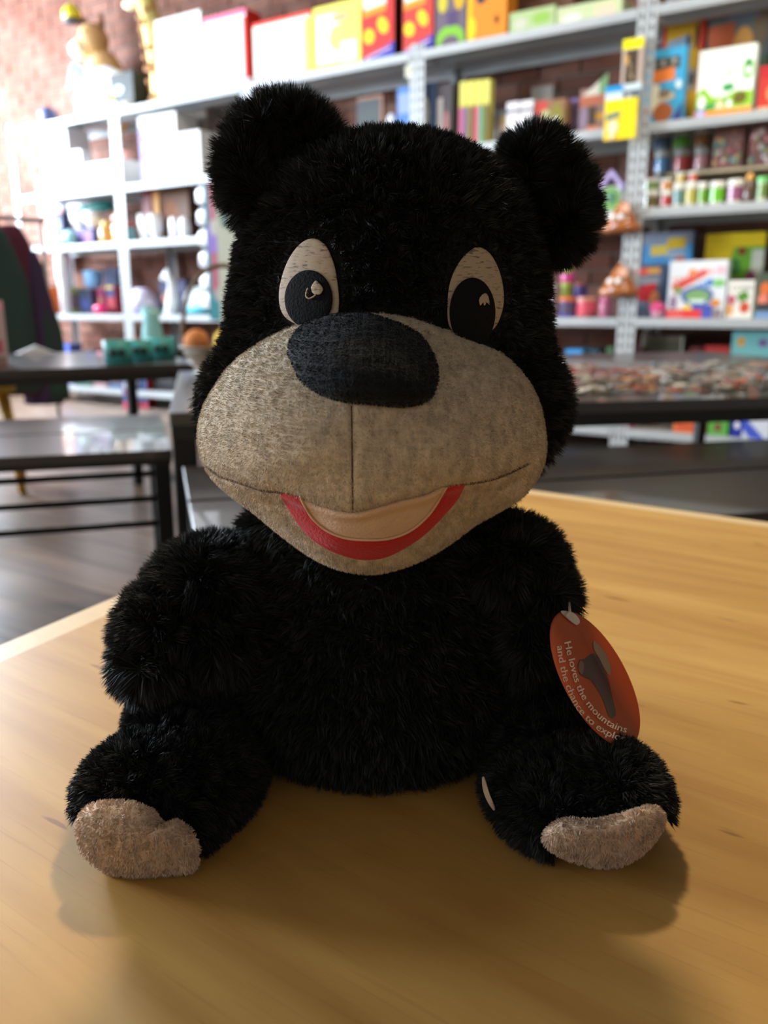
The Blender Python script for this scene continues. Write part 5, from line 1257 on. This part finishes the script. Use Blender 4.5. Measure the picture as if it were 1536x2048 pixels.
for xa, xb in ((410, 566), (928, 1056)):
    q = MB(); xx = np.linspace(xa, xb, 30); yy = np.interp(xx, CREASE[:,0], CREASE[:,1])
    P_ = CP(xx, yy, muz_depth(xx, yy)-.0004)-BO; q.tube([tuple(p) for p in P_], .0006, mat((92, 74, 60), .9, spec=.1), 5); q.build('cheek_crease_shade', bear)  # dark tube laid in the mouth crease, its colour standing for shade
# ---- embroidered eyes
def stitch_mat(c, name):
    m = bpy.data.materials.new(name); m.use_nodes = True; nt = m.node_tree; b = nt.nodes['Principled BSDF']
    tc = nt.nodes.new('ShaderNodeTexCoord'); mp = nt.nodes.new('ShaderNodeMapping'); mp.inputs['Scale'].default_value = (260, 260, 1200)
    nt.links.new(tc.outputs['Object'], mp.inputs[0]); n = nt.nodes.new('ShaderNodeTexNoise'); n.inputs['Scale'].default_value = 1.0; n.inputs['Detail'].default_value = 3
    nt.links.new(mp.outputs[0], n.inputs['Vector'])
    cr = nt.nodes.new('ShaderNodeValToRGB'); e = cr.color_ramp.elements
    e[0].position = .32; e[0].color = lin(tuple(v*.6 for v in c)); e[1].position = .45; e[1].color = lin(c)
    nt.links.new(n.outputs[0], cr.inputs[0]); nt.links.new(cr.outputs[0], b.inputs['Base Color'])
    b.inputs['Roughness'].default_value = .6
    bp = nt.nodes.new('ShaderNodeBump'); bp.inputs['Strength'].default_value = .6; bp.inputs['Distance'].default_value = .0006
    nt.links.new(n.outputs[0], bp.inputs['Height']); nt.links.new(bp.outputs[0], b.inputs['Normal'])
    return m
white_st = stitch_mat((172, 152, 126), 'cream_thread'); black_st = mat((16, 17, 18), .85, spec=.15, bump=.4, bscale=900)
hd_vec = np.vectorize(head_depth)
def make_eye(poly, cen, pup, hl, ring=None):
    e = star_patch('eye', poly, cen, lambda x, y: hd_vec(x, y)-.0016, .0008, .6, 10, 90, white_st, drop=.003, label='cream embroidered eye with a black pupil')
    def ellp(cx, cy, rx, ry): return np.array([(cx+rx*math.cos(t), cy+ry*math.sin(t)) for t in np.linspace(0, 2*math.pi, 60, endpoint=False)])
    star_patch('pupil', ellp(*pup), pup[:2], lambda x, y: hd_vec(x, y)-.0029, .0006, .6, 8, 60, black_st, parent=e, drop=.001)
    star_patch('eye_highlight', hl, hl.mean(0), lambda x, y: hd_vec(x, y)-.0040, .0004, .6, 5, 40, white_st, parent=e, drop=.0006)
    if ring is not None:
        q = MB(); P_ = CP(ring[:,0], ring[:,1], hd_vec(ring[:,0], ring[:,1])-.0042)-BO
        q.tube([tuple(p) for p in P_], .00035, white_st, 6); q.build('loose_thread', e)
    return e
hl1 = spline_closed([(622,575),(626,567),(632,561),(638,566),(644,573),(646,580),(640,589),(630,589),(624,584)], 5)
rg = spline_open([(616,576),(613,584),(612,592),(618,597),(626,594),(632,589)], 5)
make_eye(EYE1, (620, 560), (617, 598, 48, 58), hl1, rg)
hl2 = spline_closed([(958,602),(961,593),(968,587),(974,588),(978,598),(979,610),(974,604),(969,612),(965,603),(961,612)], 4)
make_eye(EYE2, (952, 580), (945, 625, 46, 70), hl2)

# ---- foot pads
def surf_depth(leg, extra=0):
    bv = BVHTree.FromPolygons([Vector(p) for p in leg[0]], [tuple(int(k) for k in q) for q in leg[1]])
    def f(x, y):
        out = []
        for a, b2 in zip(np.ravel(x), np.ravel(y)):
            loc, nrm, i, dist = bv.ray_cast(Vector((0, 0, CZ)), Vector(rays(a, b2)).normalized())
            r = rays(a, b2); tmax = (TZ+.0015-CZ)/r[2] if r[2] < 0 else 9
            d = float(PX(np.array(loc))[2]) if loc is not None else .336
            out.append(min(d, .345))
        return np.array(out).reshape(np.shape(x))
    return f
sL, sR = surf_depth(legL), surf_depth(legR)
def padd(s, x, y):
    d = np.minimum(s(x, y)-.0015, .336); return np.minimum(d, (TZ+.002-CZ)/rays(x, y)[..., 2])
pL = lambda x, y: np.minimum(sL(x, y), .338)-.001
pR = lambda x, y: np.minimum(sR(x, y), .338)-.001
star_patch('foot_pad', PADL, (275, 1680), lambda x, y: .3212+.0112*np.clip((y-1600)/156, 0, 1)**3, .0115, .6, 16, 90, pad_m, fuzz=(9000, .0014, .0002), drop=-.0, label='beige velour foot pad')
star_patch('foot_pad', PADR, (1205, 1672), lambda x, y: .3212+.0118*np.clip((y-1605)/128, 0, 1)**3, .0105, .6, 16, 90, pad_m, fuzz=(9000, .0014, .0002), drop=-.0, label='beige velour foot pad')
# paw pad of the lowered arm showing as a sliver inside the leg
PW = spline_closed([(964,1556),(969,1554),(974,1574),(983,1598),(992,1618),(988,1622),(975,1604),(966,1580)], 5)
star_patch('paw_pad', PW, (979, 1588), lambda x, y: x*0+.352, .002, .6, 6, 40, pad_m, drop=.004)

# ---- hang tag
TC = np.array([1190., 1358.]); TA_ = np.array([71., 133.]); TB_ = np.array([56., -29.])
def tagp(a, b, lift=0.0):
    """disc coordinates (a along the long axis, b across) to a point"""
    a = np.asarray(a, float); b = np.asarray(b, float)
    x = TC[0]+TA_[0]*a+TB_[0]*b; y = TC[1]+TA_[1]*a+TB_[1]*b
    curl = np.where(b > .30, (b-.30)**1.4*.020, 0)
    return CP(x, y, .3585+.024*b-curl*1.3-lift)-BO
def px2ab(x, y):
    M2 = np.linalg.inv(np.array([[TA_[0], TB_[0]], [TA_[1], TB_[1]]])); q = (np.stack([np.ravel(x)-TC[0], np.ravel(y)-TC[1]])); return M2 @ q
tag_m = mat((200, 118, 82), .34, noise=.1, nscale=20).copy(); nt = tag_m.node_tree
tr = nt.nodes.new('ShaderNodeBsdfTranslucent'); tr.inputs[0].default_value = lin((236, 150, 104)); ms_ = nt.nodes.new('ShaderNodeMixShader'); ms_.inputs[0].default_value = .55
out_ = [n for n in nt.nodes if n.type == 'OUTPUT_MATERIAL'][0]
nt.links.new(nt.nodes['Principled BSDF'].outputs[0], ms_.inputs[1]); nt.links.new(tr.outputs[0], ms_.inputs[2]); nt.links.new(ms_.outputs[0], out_.inputs[0])
tag_back = tag_m
NR, NA = 24, 80; V = []
for lift in (0, -.0004):
    for i in range(NR+1):
        for k in range(NA):
            r = i/NR; t = 2*math.pi*k/NA; V.append(tagp(r*math.cos(t), r*math.sin(t), lift))
V = np.array(V); base = (NR+1)*NA; ff = []; mi = []
for i in range(NR):
    for k in range(NA):
        a = i*NA+k; b2 = i*NA+(k+1) % NA
        ff.append((a, b2, b2+NA, a+NA)); mi.append(0); ff.append((a+base, a+NA+base, b2+NA+base, b2+base)); mi.append(1)
for k in range(NA):
    a = NR*NA+k; b2 = NR*NA+(k+1) % NA; ff.append((a, b2, b2+base, a+base)); mi.append(0)
ff = np.array(ff)
tg = np_mesh('hang_tag', V, ff.ravel(), np.full(len(ff), 4), [tag_m, tag_back], mi, bear)
tg['label'] = 'orange brown round card tag with curved white lettering'
def tag_poly(name, pts, mt, lift=.0004):
    c = resample(spline_closed(pts, 6), 60, True); cen = c.mean(0); Vv = []
    for i in range(9):
        r = i/8; q = cen+(c-cen)*r; ab = px2ab(q[:,0], q[:,1]); Vv.append(tagp(ab[0], ab[1], lift))
    Vv = np.concatenate(Vv); I, K2 = np.meshgrid(np.arange(8), np.arange(60), indexing='ij')
    f = np.stack([I*60+K2, (I+1)*60+K2, (I+1)*60+(K2+1) % 60, I*60+(K2+1) % 60], -1).reshape(-1, 4)
    o = np_mesh(name, Vv, f.ravel(), np.full(len(f), 4), [mt], None, tg); return o
tag_poly('printed_figure', [(1160,1320),(1170,1318),(1176,1312),(1186,1307),(1197,1316),(1206,1335),(1216,1358),(1223,1385),(1229,1410),(1232,1428),(1226,1437),(1217,1430),(1212,1415),(1204,1395),(1192,1375),(1180,1358),(1168,1354),(1160,1348),(1157,1333)], mat((70,60,56), .4))
tag_poly('printed_figure_shade', [(1188,1282),(1198,1290),(1210,1306),(1219,1325),(1222,1345),(1218,1350),(1208,1335),(1196,1312),(1188,1298)], mat((150,132,104), .4), .0006)
tag_poly('printed_snout', [(1160,1322),(1166,1324),(1168,1334),(1165,1348),(1160,1346),(1157,1334)], mat((130,96,84), .4), .0009)
tag_poly('fastener', [(1122,1222),(1134,1222),(1150,1228),(1160,1242),(1154,1250),(1146,1246),(1136,1238),(1125,1228)], mat((206,198,186), .4), .0016)
# curved lettering printed on the card: letters follow two bent lines
def letter_line(txt, pts, size, mt):
    c = resample(spline_open(pts, 8), 200); s = np.concatenate([[0], np.cumsum(np.linalg.norm(np.diff(c, axis=0), axis=1))])
    cu = bpy.data.curves.new('t', 'FONT'); cu.size = 1; o = bpy.data.objects.new('t', cu); COL.objects.link(o)
    def width(t_):
        cu.body = t_+'|'; me = o.to_mesh(); w = max([v.co.x for v in me.vertices] or [0]); o.to_mesh_clear(); return w
    w0 = width(''); pos = [width(txt[:i])-w0 for i in range(len(txt)+1)]
    bpy.data.objects.remove(o); bpy.data.curves.remove(cu)
    tot = pos[-1]; Vv = []; Ff = []; tn = np.gradient(c, axis=0); tn /= np.linalg.norm(tn, axis=1)[:, None]
    for i, ch in enumerate(txt):
        if ch == ' ': continue
        vs, fs = text_geo(ch, 1.0); k = len(Vv)
        for off in (0, .035):        # doubled strokes give the bold weight
            kk = len(Vv)
            for p in vs:
                q = (pos[i]+p[0]+off)/tot*s[-1]
                x = np.interp(q, s, c[:,0]); y = np.interp(q, s, c[:,1]); tx = np.interp(q, s, tn[:,0]); ty_ = np.interp(q, s, tn[:,1])
                hgt = (p[1]-.26)*size; ab = px2ab(x+ty_*hgt, y-tx*hgt)
                Vv.append(tagp(ab[0][0], ab[1][0], .0011+off*.004))
            Ff += [tuple(kk+q for q in f) for f in fs]
    mb = MB(); mb.add(Vv, Ff, mt); return mb.build('lettering', tg)
ivory = mat((244,226,208), .5)
letter_line('He loves the mountains', [(1133,1282),(1137,1298),(1143,1323),(1151,1353),(1164,1387),(1183,1415),(1206,1438),(1228,1452),(1254,1461)], 19.5, ivory)
letter_line('and the chance to explore', [(1119,1291),(1121,1310),(1125,1332),(1132,1360),(1142,1386),(1159,1418),(1189,1449),(1213,1465),(1234,1474),(1262,1481)], 19.5, ivory)
# little cord holding the tag to the arm
q = MB(); a_ = CP(1138, 1205, .372)-BO; b3 = CP(1135, 1232, .357)-BO
q.tube([tuple(a_), tuple((a_+b3)/2+np.array([0, -.003, 0])), tuple(b3)], .0006, mat((220,214,204), .4), 6); q.build('tag_cord', tg)
